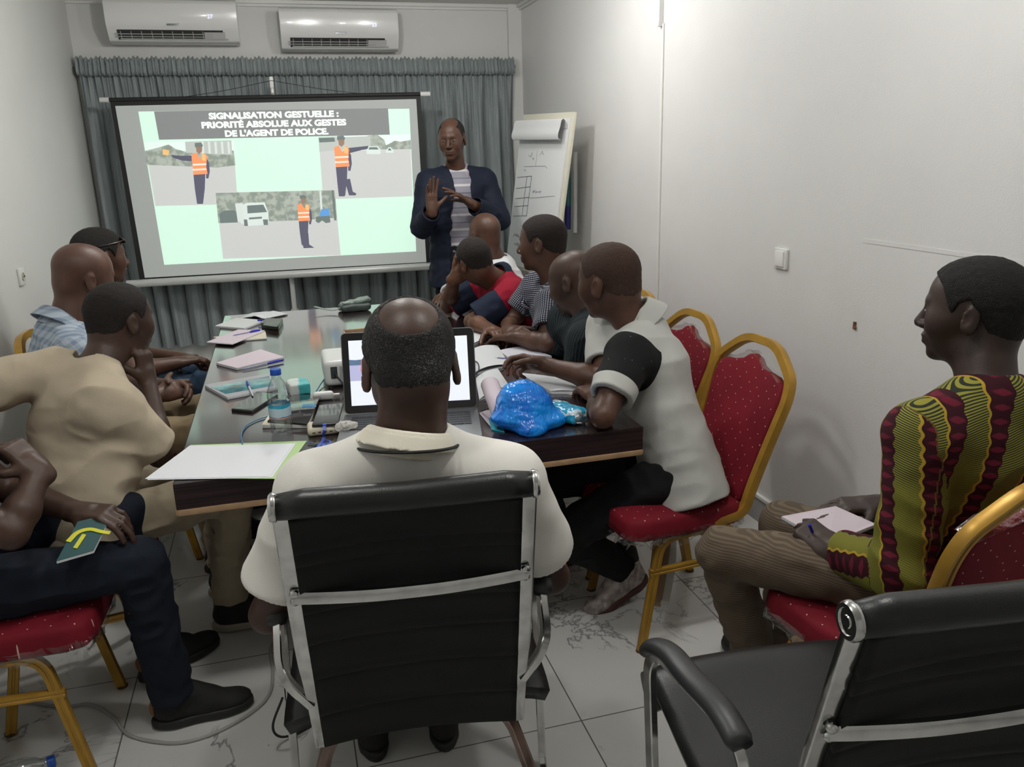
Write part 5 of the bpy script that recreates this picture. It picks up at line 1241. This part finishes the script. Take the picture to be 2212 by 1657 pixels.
# tan strap hanging under the near banquet chair
TAN = M('tan_strap', (.30, .20, .12), .6); r = thing('bag_strap', 'tan and white webbing strap looped under the near right banquet chair', 'strap', (1.12, 2.30, .1))
for a_, m_ in ((0, TAN), (.03, M('strap_white', (.55, .54, .50), .7))):
    mb = MB(); P4 = [(1.07+a_, 2.17, .12), (1.11+a_, 2.24, .10), (1.19+a_, 2.36, .16), (1.22+a_*.5, 2.40, .25), (1.18+a_*.5, 2.38, .285), (1.14, 2.33, .20), (1.12-a_*.3, 2.30, .05)]
    mb.tube(smooth_path(P4, 6), 1, prof=[(-.014, -.0012), (.014, -.0012), (.014, .0012), (-.014, .0012)]); mb.build('strap', m_, r, True)
# ------------------------------------------------------------------ fabrics
def pat_uv(t): return t.attr('pat')
SK1, SK2, SK3, SK4 = (.080, .036, .022), (.055, .027, .018), (.115, .050, .028), (.058, .029, .020)
WPOLO = cloth_mat('white_polo_cloth', (.80, .78, .73), 1.2)
WCOL = cloth_mat('cream_collar_cloth', (.80, .76, .64), .3)
def f_grey(t):
    a, b, c = t.attr('arm'); z = t.math('MULTIPLY', t.math('LESS_THAN', b, .105), t.math('MULTIPLY', t.math('GREATER_THAN', a, -.05), t.math('LESS_THAN', a, .118)))
    yk = t.math('MULTIPLY', t.math('LESS_THAN', b, .105), t.math('LESS_THAN', a, .135)); z = t.math('MULTIPLY', z, t.math('GREATER_THAN', c, .155))
    vo = t.n('ShaderNodeTexVoronoi'); vo.inputs['Scale'].default_value = 42; t.set(vo.inputs['Vector'], t.coord()); d = t.math('MULTIPLY', t.math('LESS_THAN', vo.outputs['Distance'], .10), .35)
    return t.mix(z, (.47, .475, .45), t.mix(d, (.010, .010, .011), (.3, .3, .32)))
GREYP = cloth_mat('grey_black_panel_cloth', None, 1.2, fn=f_grey)
KHAKI = cloth_mat('beige_knit_cloth', (.47, .40, .30), 1.4)
KHTR = cloth_mat('khaki_trouser_cloth', (.27, .205, .125), 1.2)
BEIGETR = cloth_mat('light_khaki_trouser_cloth', (.38, .32, .23), 1.2)
BLKT = cloth_mat('black_jean_cloth', (.011, .011, .012), 1.2)
DENIM = cloth_mat('dark_denim', (.010, .014, .024), 1.2, weave=300); BDEN = cloth_mat('blue_denim', (.022, .045, .080), 1.2)
NAVYT = cloth_mat('navy_jersey', (.010, .016, .030), 1.0); CHAR = cloth_mat('charcoal_cloth', (.010, .010, .014), 1)
def f_red(t):
    a, b, c = t.attr('arm'); k = t.math('MULTIPLY', t.math('LESS_THAN', b, .105), t.math('MULTIPLY', t.math('GREATER_THAN', a, .060), t.math('LESS_THAN', a, .200))); return t.mix(k, (.24, .006, .022), (.012, .018, .038))
REDN = cloth_mat('red_navy_raglan', None, .8, fn=f_red)
def f_check(t):
    u, v, r = t.attr('pat'); P_ = 2*math.pi/.017
    s1 = t.math('SINE', t.math('MULTIPLY', t.math('ADD', u, v), P_)); s2 = t.math('SINE', t.math('MULTIPLY', t.math('SUBTRACT', u, v), P_)); k = t.ramp(t.math('MULTIPLY', s1, s2), .30, .5)
    return t.mix(k, (.016, .018, .032), (.40, .41, .46))
CHECK = cloth_mat('navy_white_check', None, .8, fn=f_check)
def f_dstripe(t):
    u, v, r = t.attr('pat'); s = t.ramp(t.math('SINE', t.math('MULTIPLY', u, 2*math.pi/.011)), .1, .7); return t.mix(s, (.009, .013, .016), (.024, .034, .039))
DSTR = cloth_mat('dark_teal_stripe', None, 1.0, fn=f_dstripe)
def f_plaid(t):
    u, v, r = t.attr('pat'); a = t.ramp(t.math('SINE', t.math('MULTIPLY', u, 2*math.pi/.035)), .0, .5); b = t.ramp(t.math('SINE', t.math('MULTIPLY', v, 2*math.pi/.035)), .0, .5)
    return t.mix(t.math('MULTIPLY', t.math('ADD', a, b), .5), (.40, .47, .54), (.20, .25, .33))
PLAID = cloth_mat('light_blue_plaid', None, .8, fn=f_plaid)
def f_polo(t):
    a, v, c = t.attr('cyl'); q = t.math('FRACT', t.math('DIVIDE', v, .088)); s = t.math('LESS_THAN', q, .16); q2 = t.math('LESS_THAN', t.math('ABSOLUTE', t.math('SUBTRACT', q, .55)), .035)
    c_ = t.mix(s, (.25, .245, .29), (.52, .50, .52)); return t.mix(q2, c_, (.13, .13, .17))
POLO = cloth_mat('grey_white_striped_polo', None, .8, fn=f_polo)
BLAZ = cloth_mat('navy_blazer_cloth', (.008, .012, .026), .8, .7)
COLP = cloth_mat('lilac_stripe_collar', (.34, .29, .34), .3)
# wax print: olive ground with fine dark lines, scalloped dark red bands, yellow edges, white marks
def f_wax(t):
    u, v, r = t.attr('pat'); arm = t.math('GREATER_THAN', r, .5)
    nz_ = t.noise(6, 2); ph = t.math('MULTIPLY', t.math('SUBTRACT', nz_, .5), .030)
    bw = t.math('ADD', t.math('ADD', u, ph), t.math('MULTIPLY', v, .14)); per = .095
    q = t.math('FRACT', t.math('ADD', t.math('DIVIDE', bw, per), 10.30)); seg = t.math('SINE', t.math('MULTIPLY', v, 2*math.pi/.028))
    d = t.math('ABSOLUTE', t.math('SUBTRACT', q, .5)); wob = t.math('MULTIPLY', seg, .022)
    lim = t.math('ADD', t.math('ADD', wob, .20), t.math('MULTIPLY', t.math('SUBTRACT', t.noise(3.2, 1), .5), .40)); band = t.math('LESS_THAN', d, lim)
    edge = t.math('MULTIPLY', t.math('LESS_THAN', d, t.math('ADD', lim, .055)), t.math('SUBTRACT', 1.0, band)); edge = t.math('MULTIPLY', edge, t.math('GREATER_THAN', q, .5))
    ln = t.math('GREATER_THAN', t.math('SINE', t.math('MULTIPLY', t.math('ADD', v, t.math('MULTIPLY', u, .35)), 2*math.pi/.0048)), .05)
    ground = t.mix(ln, (.24, .225, .035), (.020, .026, .018)); ground = t.mix(t.math('MULTIPLY', t.ramp(t.noise(2.6, 1), .5, .6), .6), ground, (.17, .17, .022))
    bean = t.ramp(t.math('ADD', t.math('MULTIPLY', seg, .6), t.math('SUBTRACT', .3, t.math('MULTIPLY', d, 3.2))), .15, .5)
    redc = t.mix(bean, (.032, .004, .009), (.125, .010, .024))
    c_ = t.mix(band, ground, redc); c_ = t.mix(edge, c_, (.38, .25, .025))
    mk = t.math('MULTIPLY', t.math('MULTIPLY', t.math('LESS_THAN', t.math('ABSOLUTE', t.math('SUBTRACT', t.math('SUBTRACT', v, .022), t.math('MULTIPLY', u, .35))), .011), t.math('LESS_THAN', t.math('ABSOLUTE', t.math('ADD', u, -.055)), .045)), arm); mk2 = t.math('MULTIPLY', mk, t.math('MULTIPLY', t.math('LESS_THAN', r, 3.5), t.math('GREATER_THAN', t.math('SINE', t.math('MULTIPLY', u, 2*math.pi/.022)), .0)))
    return t.mix(mk2, t.mix(t.math('MULTIPLY', mk, .8), c_, (.02, .03, .09)), (.55, .55, .52))
WAX = cloth_mat('wax_print', None, .9, fn=f_wax)
def f_cord(t):
    q = t.n('ShaderNodeSeparateXYZ'); t.set(q.inputs[0], t.coord()); s = t.ramp(t.math('SINE', t.math('MULTIPLY', q.outputs[2], 2*math.pi/.007)), -.2, .6); return t.mix(s, (.095, .070, .050), (.150, .115, .080))
CORD = cloth_mat('brown_corduroy', None, 1.0, fn=f_cord)
SHB = dict(mat=M('black_suede', (.010, .0095, .009), .8, bmp=(200, .2)), sole=M('black_sole', (.018, .017, .016), .6), lace=M('lace_black', (.012, .012, .012), .8))
SHW = dict(mat=M('black_canvas', (.012, .012, .012), .8), sole=M('cream_sole', (.36, .32, .26), .6), lace=M('lace_black'))
SHP = dict(mat=M('white_sneaker', (.42, .36, .34), .6, var=(30, .5)), sole=M('brown_sole', (.09, .035, .03), .6), lace=M('lace_white', (.5, .48, .45), .8))

# man in the centre, seen from behind
person('centre', 'man with thinning crown in a white polo seen from behind at the laptop',
       dict(P=(.19, 1.665, .56), N=(.198, 1.505, 1.035), H=(.222, 1.570, 1.167), hf=(.06, .88, -.46), SL=(.012, 1.525, .950), SR=(.395, 1.485, .935), EL=(-.105, 1.585, .665), ER=(.505, 1.545, .665), WL=(.03, 1.82, .66), WR=(.37, 1.80, .66),
            KL=(.07, 2.05, .53), KR=(.33, 2.03, .53), AL=(.105, 1.935, .09), AR=(.300, 1.915, .09), TL=(-.08, 1, 0), TR=(.12, 1, 0)),
       skin=SK4, hair='crown', hair_col=(.014, .013, .012), hair_grey=.50, hair_th=.006, hs=1.13, h=.0045, torso_w=1.05, neck_r=.066,
       shirt=dict(mat=WPOLO, sleeve=.72, inf=.014, loose=.012, wr=.007, wf=5, hem=.05, neck=.070), trousers=dict(mat=CHAR), shoes=SHB,
       collar=dict(name='collar', mat=WCOL, r=.071, h=.016, drop=.5, up=.008, trim=M('collar_tipping', (.02, .02, .02), .8)),
       hands=dict(L=dict(d=(.3, .95, 0), pn=(0, 0, -1)), R=dict(d=(-.2, .95, 0), pn=(0, 0, -1))))
# man in grey and black at the right front corner of the table
person('writer', 'man in a pale grey shirt with black shoulder panels holding a pen',
       dict(P=(1.215, 2.325, .545), N=(1.135, 2.475, 1.00), H=(1.040, 2.520, 1.152), hf=(-.48, .86, -.10), hu=(-.1, 0, 1), SL=(1.015, 2.300, .945), SR=(1.085, 2.655, .97), EL=(.878, 2.170, .805), ER=(1.02, 2.50, .812), WL=(.945, 2.40, .795), WR=(.865, 2.675, .838),
            KL=(.80, 2.36, .33), KR=(.78, 2.58, .44), AL=(1.08, 2.43, .12), AR=(.95, 2.74, .10), TL=(-.9, -.2, -.3), TR=(-1, 0, 0)),
       skin=SK1, hair='low', hair_col=(.038, .020, .014), hair_th=.0010, h=.005, hs=1.07,
       shirt=dict(mat=GREYP, sleeve=.70, inf=.014, loose=.004, wr=.006, wf=6, hem=.115, flare=.018), trousers=dict(mat=BLKT, wr=.005), shoes=SHP,
       collar=dict(name='collar', mat=cloth_mat('grey_collar', (.44, .445, .42), .3), r=.068, h=.044, drop=.6, up=.010),
       hands=dict(R=dict(d=(-.72, .62, .10), pn=(-.55, -.50, -.55), curl=(.65, .8, 1.0, 1.1), thumb=(.75, .5)), L=dict(d=(0, .9, 0), pn=(0, 0, -1))))
person('stripes', 'bald man in a dark striped shirt leaning between the grey shirt and the checked shirt',
       dict(P=(1.225, 2.83, .545), N=(1.15, 2.97, .945), H=(1.095, 3.02, 1.075), hf=(-.62, .76, -.32), SL=(1.06, 2.79, .885), SR=(1.10, 3.13, .90), EL=(1.02, 2.80, .64), ER=(1.03, 3.15, .66), WL=(.86, 2.96, .63), WR=(.86, 3.08, .65),
            KL=(.78, 2.82, .52), KR=(.78, 3.02, .52), AL=(.80, 2.84, .09), AR=(.80, 3.04, .09), TL=(-1, 0, 0), TR=(-1, 0, 0)),
       skin=SK2, hair=None, h=.0055, shirt=dict(mat=DSTR, sleeve=.6, inf=.014, wr=.006), trousers=dict(mat=CHAR), shoes=SHB,
       collar=dict(name='collar', mat=DSTR, r=.064, h=.03, drop=.3))
person('check', 'man in a navy and white checked short sleeve shirt with crossed forearms on the table',
       dict(P=(1.235, 3.36, .545), N=(1.165, 3.43, 1.005), H=(1.105, 3.45, 1.185), hf=(-.78, .62, -.06), SL=(1.08, 3.245, .945), SR=(1.12, 3.60, .96), EL=(1.02, 3.12, .808), ER=(1.00, 3.62, .80), WL=(.915, 3.275, .812), WR=(.93, 3.43, .805),
            KL=(.78, 3.34, .52), KR=(.78, 3.52, .52), AL=(.82, 3.36, .09), AR=(.82, 3.54, .09), TL=(-1, 0, 0), TR=(-1, 0, 0)),
       skin=SK1, hair='low', hair_col=(.016, .011, .010), hair_th=.004, h=.005, hs=1.0, shirt=dict(mat=CHECK, sleeve=.66, inf=.013, loose=.010, wr=.005), trousers=dict(mat=CHAR), shoes=SHB,
       collar=dict(name='collar', mat=CHECK, r=.064, h=.03, drop=.3), hands=dict(L=dict(d=(-.35, .55, -.12), pn=(-.2, -.1, -1), curl=(.25, .3, .35, .4), spread=.16), R=dict(d=(.25, -.9, .15), pn=(.3, .2, -.9), curl=(.7, .8, .9, .9))), eyes=True)
person('raglan', 'man in a red shirt with navy sleeves, head on raised hand',
       dict(P=(1.225, 3.90, .545), N=(1.01, 3.875, .975), H=(.885, 3.83, 1.075), hf=(-.25, .95, -.15), hu=(-.25, 0, 1), SL=(1.03, 3.690, .915), SR=(.99, 4.04, .925), EL=(.83, 3.70, .805), ER=(.80, 4.13, .81), WL=(.87, 3.52, .80), WR=(.795, 3.90, .985),
            KL=(.78, 3.84, .52), KR=(.78, 4.02, .52), AL=(.82, 3.86, .09), AR=(.82, 4.04, .09), TL=(-1, 0, 0), TR=(-1, 0, 0)),
       skin=SK3, hair='low', hair_col=(.016, .012, .011), hair_th=.0035, h=.005, hs=.94, shirt=dict(mat=REDN, sleeve=.86, inf=.013, loose=.012, wr=.006), trousers=dict(mat=CHAR), shoes=SHB,
       collar=dict(name='neckband', mat=NAVYT, r=.060, h=.012, drop=.3, gap=0), hands=dict(R=dict(d=(.45, -.35, .35), pn=(.5, .5, .4), curl=(.45, .5, .55, .6), spread=.12), L=dict(d=(.2, -.95, 0), pn=(0, 0, -1))))
person('white', 'bald man in a plain white shirt nearest the standing presenter',
       dict(P=(1.235, 4.44, .545), N=(1.16, 4.44, .985), H=(1.085, 4.43, 1.135), hf=(-.30, .95, -.05), SL=(1.11, 4.26, .92), SR=(1.12, 4.62, .93), EL=(.99, 4.16, .81), ER=(1.0, 4.70, .81), WL=(.885, 4.36, .80), WR=(.87, 4.52, .80),
            KL=(.78, 4.40, .52), KR=(.78, 4.55, .52), AL=(.82, 4.40, .09), AR=(.82, 4.56, .09), TL=(-1, 0, 0), TR=(-1, 0, 0)),
       skin=SK1, hair=None, h=.006, shirt=dict(mat=cloth_mat('white_shirt_cloth', (.62, .63, .66), 1.0), sleeve=1.85, inf=.013, wr=.006), trousers=dict(mat=CHAR), shoes=SHB)
# presenter
PR = person('presenter', 'standing presenter in a navy blazer over a striped polo gesturing with both hands',
       dict(P=(1.075, 5.08, .965), N=(1.080, 5.10, 1.475), H=(1.052, 5.045, 1.655), hf=(-.42, -.90, -.10), SL=(1.262, 5.10, 1.405), SR=(.895, 5.06, 1.405), EL=(1.325, 5.00, 1.165), ER=(.825, 4.97, 1.145), WL=(1.105, 4.83, 1.285), WR=(.865, 4.80, 1.255),
            KL=(1.17, 5.06, .50), KR=(.99, 5.04, .50), AL=(1.17, 5.10, .09), AR=(.98, 5.08, .09), TL=(.2, -1, 0), TR=(-.3, -1, 0)),
       skin=SK1, hair='front', hair_col=(.014, .012, .011), hair_th=.002, h=.005, eyes=True,
       shirt=dict(mat=BLAZ, name='blazer', sleeve=1.88, inf=.016, hem=.20, flare=.012, open=.098, inner=POLO, wr=.005, neck=.070), trousers=dict(mat=CHAR), shoes=SHB,
       collar=dict(name='polo_collar', mat=COLP, r=.061, h=.026, drop=.45),
       hands=dict(R=dict(d=(.02, .05, 1), pn=(.35, -.85, .1), curl=(.10, .08, .12, .22), thumb=(.15, .1), spread=.16), L=dict(d=(-.75, -.12, .52), pn=(-.25, .1, -.85), curl=(.15, .12, .2, .3), thumb=(.4, .1), spread=.14)))
_r, _J, _hp = PEOPLE['presenter']
# right foreground
person('wax', 'man in an olive and dark red wax print shirt seated in the right foreground',
       dict(P=(1.450, 1.42, .555), N=(1.480, 1.370, 1.045), H=(1.485, 1.455, 1.203), hf=(-.52, .85, -.03), SL=(1.300, 1.375, .955), SR=(1.650, 1.350, .955), EL=(1.245, 1.320, .660), ER=(1.66, 1.50, .68), WL=(1.235, 1.545, .610), WR=(1.440, 1.640, .655),
            KL=(1.065, 1.765, .520), KR=(1.31, 1.85, .520), AL=(1.205, 1.76, .10), AR=(1.36, 1.87, .10), TL=(-.6, .8, 0), TR=(-.5, .9, 0)),
       skin=(.040, .023, .018), hair='buzz', hair_col=(.010, .0095, .009), hair_th=.006, hs=1.0, h=.0045, torso_w=.92, eyes=True, neck_r=.056,
       shirt=dict(mat=WAX, sleeve=1.80, inf=.014, hem=.08, flare=.01, wr=.007, wf=6, neck=.050), trousers=dict(mat=CORD), shoes=SHB,
       hands=dict(L=dict(d=(-.25, .95, .25), pn=(.3, .1, -.9), curl=(.9, 1.0, 1.1, 1.2), thumb=(.8, .6)), R=dict(d=(-.95, .25, .0), pn=(0, .1, -1), curl=(.15, .2, .25, .3), thumb=(.2, .2))))
# left side
person('beige', 'man in a beige short sleeve shirt resting his chin on his hand',
       dict(P=(-.690, 2.50, .545), N=(-.600, 2.690, .970), H=(-.520, 2.790, 1.095), hf=(.70, .70, -.12), SL=(-.715, 2.70, .960), SR=(-.540, 2.505, .890), EL=(-.985, 2.56, .955), ER=(-.435, 2.60, .695), WL=(-1.12, 2.78, .90), WR=(-.465, 2.765, .895),
            HL=(-.72, 2.60, .545), HR=(-.66, 2.41, .545), KL=(-.30, 2.86, .54), KR=(-.235, 2.58, .555), AL=(-.33, 2.93, .10), AR=(-.300, 2.68, .10), TL=(.9, .2, 0), TR=(.97, -.02, 0)),
       skin=SK2, hair='low', hair_col=(.014, .011, .010), hair_th=.004, hs=.98, h=.005, torso_w=1.05,
       shirt=dict(mat=KHAKI, sleeve=.84, inf=.016, loose=.014, hem=.10, flare=.012, wr=.010, wf=6), trousers=dict(mat=BEIGETR, wr=.008), shoes=SHW,
       hands=dict(R=dict(d=(-.02, .12, 1), pn=(-.6, .3, .1), curl=(.7, .8, .9, .9), thumb=(.4, .2)), L=dict(d=(0, .9, -.2), pn=(0, 0, -1))))
person('plaid', 'bald man in a light blue plaid shirt with clasped hands on the left side',
       dict(P=(-.860, 3.35, .545), N=(-.825, 3.33, 1.005), H=(-.735, 3.40, 1.165), hf=(.78, .60, -.22), hu=(.2, 0, 1), SL=(-.86, 3.52, .93), SR=(-.76, 3.165, .92), EL=(-.72, 3.56, .70), ER=(-.62, 3.13, .70), WL=(-.50, 3.36, .72), WR=(-.50, 3.25, .72),
            KL=(-.37, 3.42, .585), KR=(-.365, 3.12, .585), AL=(-.36, 3.42, .09), AR=(-.36, 3.14, .09), TL=(1, 0, 0), TR=(1, 0, 0)),
       skin=(.105, .052, .036), hair=None, h=.0055, hs=1.04, shirt=dict(mat=PLAID, sleeve=.7, inf=.013, wr=.005), trousers=dict(mat=KHTR, wr=.008), shoes=SHB,
       collar=dict(name='collar', mat=PLAID, r=.066, h=.03, drop=.3), hands=dict(R=dict(d=(.75, .5, .0), pn=(-.3, .6, -.5), curl=(.6, .7, .8, .9)), L=dict(d=(.75, -.45, .0), pn=(-.2, -.6, -.5), curl=(.6, .7, .8, .9))))
PJ = person('jeans', 'man in blue jeans mostly hidden behind the bald man in plaid on the left',
       dict(P=(-.85, 3.90, .545), N=(-.84, 3.88, 1.01), H=(-.765, 3.90, 1.185), hf=(.80, .58, -.05), SL=(-.88, 4.07, .93), SR=(-.80, 3.71, .93), EL=(-.74, 4.1, .70), ER=(-.66, 3.66, .72), WL=(-.52, 3.95, .70), WR=(-.50, 3.75, .72),
            KL=(-.36, 4.0, .58), KR=(-.385, 3.72, .61), AL=(-.36, 4.0, .09), AR=(-.36, 3.75, .09), TL=(1, 0, 0), TR=(1, 0, 0)),
       skin=SK1, hair='buzz', hair_col=(.012, .010, .009), hair_th=.008, h=.006, shirt=dict(mat=cloth_mat('lime_grey_shirt', (.30, .33, .22), .8), sleeve=.7, inf=.013), trousers=dict(mat=BDEN, wr=.010), shoes=SHB)
_r, _J, _hp = PEOPLE['jeans']
O, F, L, U = head_frame(_J['H'], _J['hf'], (0, 0, 1)); g = thing('sunglasses', 'dark sunglasses pushed up on the forehead of the hidden man on the left', 'sunglasses', O+F*.08+U*.09)
for q in (-1, 1):
    mb = MB(); mb.ball(O+F*.083+L*q*.034+U*.068, [.006, .028, .019], 14, [nz(F+U*.7), L, nz(U-F*.7)]); mb.build('sunglass_lens', GBLK, g, True)
    mb = MB(); mb.tube([O+F*.075+L*q*.062+U*.070, O+F*.03+L*q*.083+U*.062, O-F*.04+L*q*.084+U*.05], .003, 6); mb.build('temple_arm', GBLK, g, True)
mb = MB(); mb.tube([O+F*.090+L*-.012+U*.072, O+F*.092+U*.076, O+F*.090+L*.012+U*.072], .003, 6); mb.build('bridge', GBLK, g, True)
person('foreground', 'man in dark jeans and navy top in the left foreground holding a green booklet',
       dict(P=(-.95, 2.255, .545), N=(-.99, 2.17, 1.03), H=(-.97, 2.19, 1.19), hf=(.8, .6, 0), SL=(-.99, 2.38, .95), SR=(-.93, 1.985, .935), EL=(-.80, 2.42, .70), ER=(-.690, 2.030, .735), WL=(-.595, 2.235, .685), WR=(-.640, 2.145, .845),
            HL=(-.94, 2.36, .545), HR=(-.94, 2.13, .545), KL=(-.53, 2.44, .575), KR=(-.455, 2.17, .545), AL=(-.515, 2.48, .095), AR=(-.435, 2.215, .095), TL=(.80, .60, 0), TR=(.98, .10, 0)),
       skin=(.060, .030, .020), hair='buzz', h=.005, shirt=dict(mat=NAVYT, sleeve=.72, inf=.014, wr=.006), trousers=dict(mat=DENIM, wr=.008, short=.0), shoes=dict(SHB, heel=M('tan_heel', (.22, .10, .04), .6)),
       hands=dict(R=dict(d=(-.45, .15, .55), pn=(-.6, .3, -.5), curl=(1.0, 1.1, 1.2, 1.2), thumb=(.6, .5)), L=dict(d=(.85, -.45, .0), pn=(.1, .1, -1), curl=(.5, .5, .6, .6), thumb=(.5, .3))))

# things held
nb = thing('notebook', 'pink notebook held open on the knees by the man in the wax print shirt', 'notebook', (1.24, 1.60, .63))
c4 = [onz(1688, 1116, .625), onz(1790, 1174, .615), onz(1893, 1133, .655), onz(1805, 1094, .665)]
t = NT('purple_cover'); 
mb = MB(); mb.prism([p+[0, 0, -.008] for p in c4], (0, 0, .0075)); mb.build('pages', PAPER, nb, True, bevel=.0006)
mb = MB(); mb.prism([p+[0, 0, -.0092] for p in c4], (0, 0, .001)); mb.build('back_cover', M('navy_cover', (.03, .03, .06), .5), nb, True)
mb = MB(); mb.prism(c4, (0, 0, .0009)); mb.build('top_page', PINK, nb, True)
pen('blue capped pen in the fist of the man in the wax print shirt', onz(1765, 1175, .60), onz(1748, 1133, .665), 0, 0)
pen('clear blue-capped pen held over the notebook by the man in the grey and black shirt', onz(1070, 773, .822), onz(1184, 781, .850), 0, 0)
bk_ = thing('green_book', 'dark green booklet with a yellow curve held on the thigh in the left foreground', 'book', (-.54, 2.14, .66))
z0 = .655; P4 = [onz(122, 1213, z0), onz(202, 1190, z0-.005), None, onz(168, 1128, z0+.035)]; P4[2] = P4[1]+P4[3]-P4[0]
mb = MB(); mb.prism([p+[0, 0, -.006] for p in P4], (0, 0, .006)); mb.build('pages', PAPER, bk_, True)
mb = MB(); mb.prism(P4, (0, 0, .0012)); cv = mb.build('cover', M('bottle_green', (.010, .065, .070), .35), bk_, True)
ctr_ = [(147, 1172), (168, 1152), (194, 1145), (218, 1150), (238, 1153)]; up_n = nz(np.cross(P4[1]-P4[0], P4[3]-P4[0])); up_n = up_n if up_n[2] > 0 else -up_n
def onbk(x, y):
    d = ray(x, y); tt = (P4[0]-CAMPOS).dot(up_n)/d.dot(up_n); return CAMPOS+d*tt+up_n*.0025
mb = MB(); mb.tube(smooth_path([onbk(*p) for p in ctr_], 6), 1, prof=[(-.006, -.0006), (.006, -.0006), (.006, .0006), (-.006, .0006)], up=up_n); mb.build('yellow_curve', M('yellow_print', (.62, .60, .02), .4), cv, True)
mb = MB(); mb.tube([onbk(162, 1186), onbk(182, 1156)], 1, prof=[(-.005, -.0006), (.005, -.0006), (.005, .0006), (-.005, .0006)], up=up_n); mb.build('yellow_stem', M('yellow_print'), cv, True)
# ceiling lamps that light the room
for x, y, p in LAMPS:
    r = thing('ceiling_lamp', 'round flush ceiling lamp lighting the meeting room', 'ceiling lamp', (x, y, CEIL), group='flush ceiling lamps')
    mb = MB(); mb.lathe([(.125, 0), (.125, -.012), (.108, -.018), (.108, -.014)], (0, 0, 0), 32); mb.build('lamp_rim', M('white_plastic'), r)
    mb = MB(); mb.lathe([(.105, -.013), (.095, -.030), (.06, -.045), (.0, -.05)], (0, 0, 0), 32); mb.build('diffuser', M('lamp_diffuser', (.8, .8, .78), .5, emit=((1, .98, .94), 6)), r)
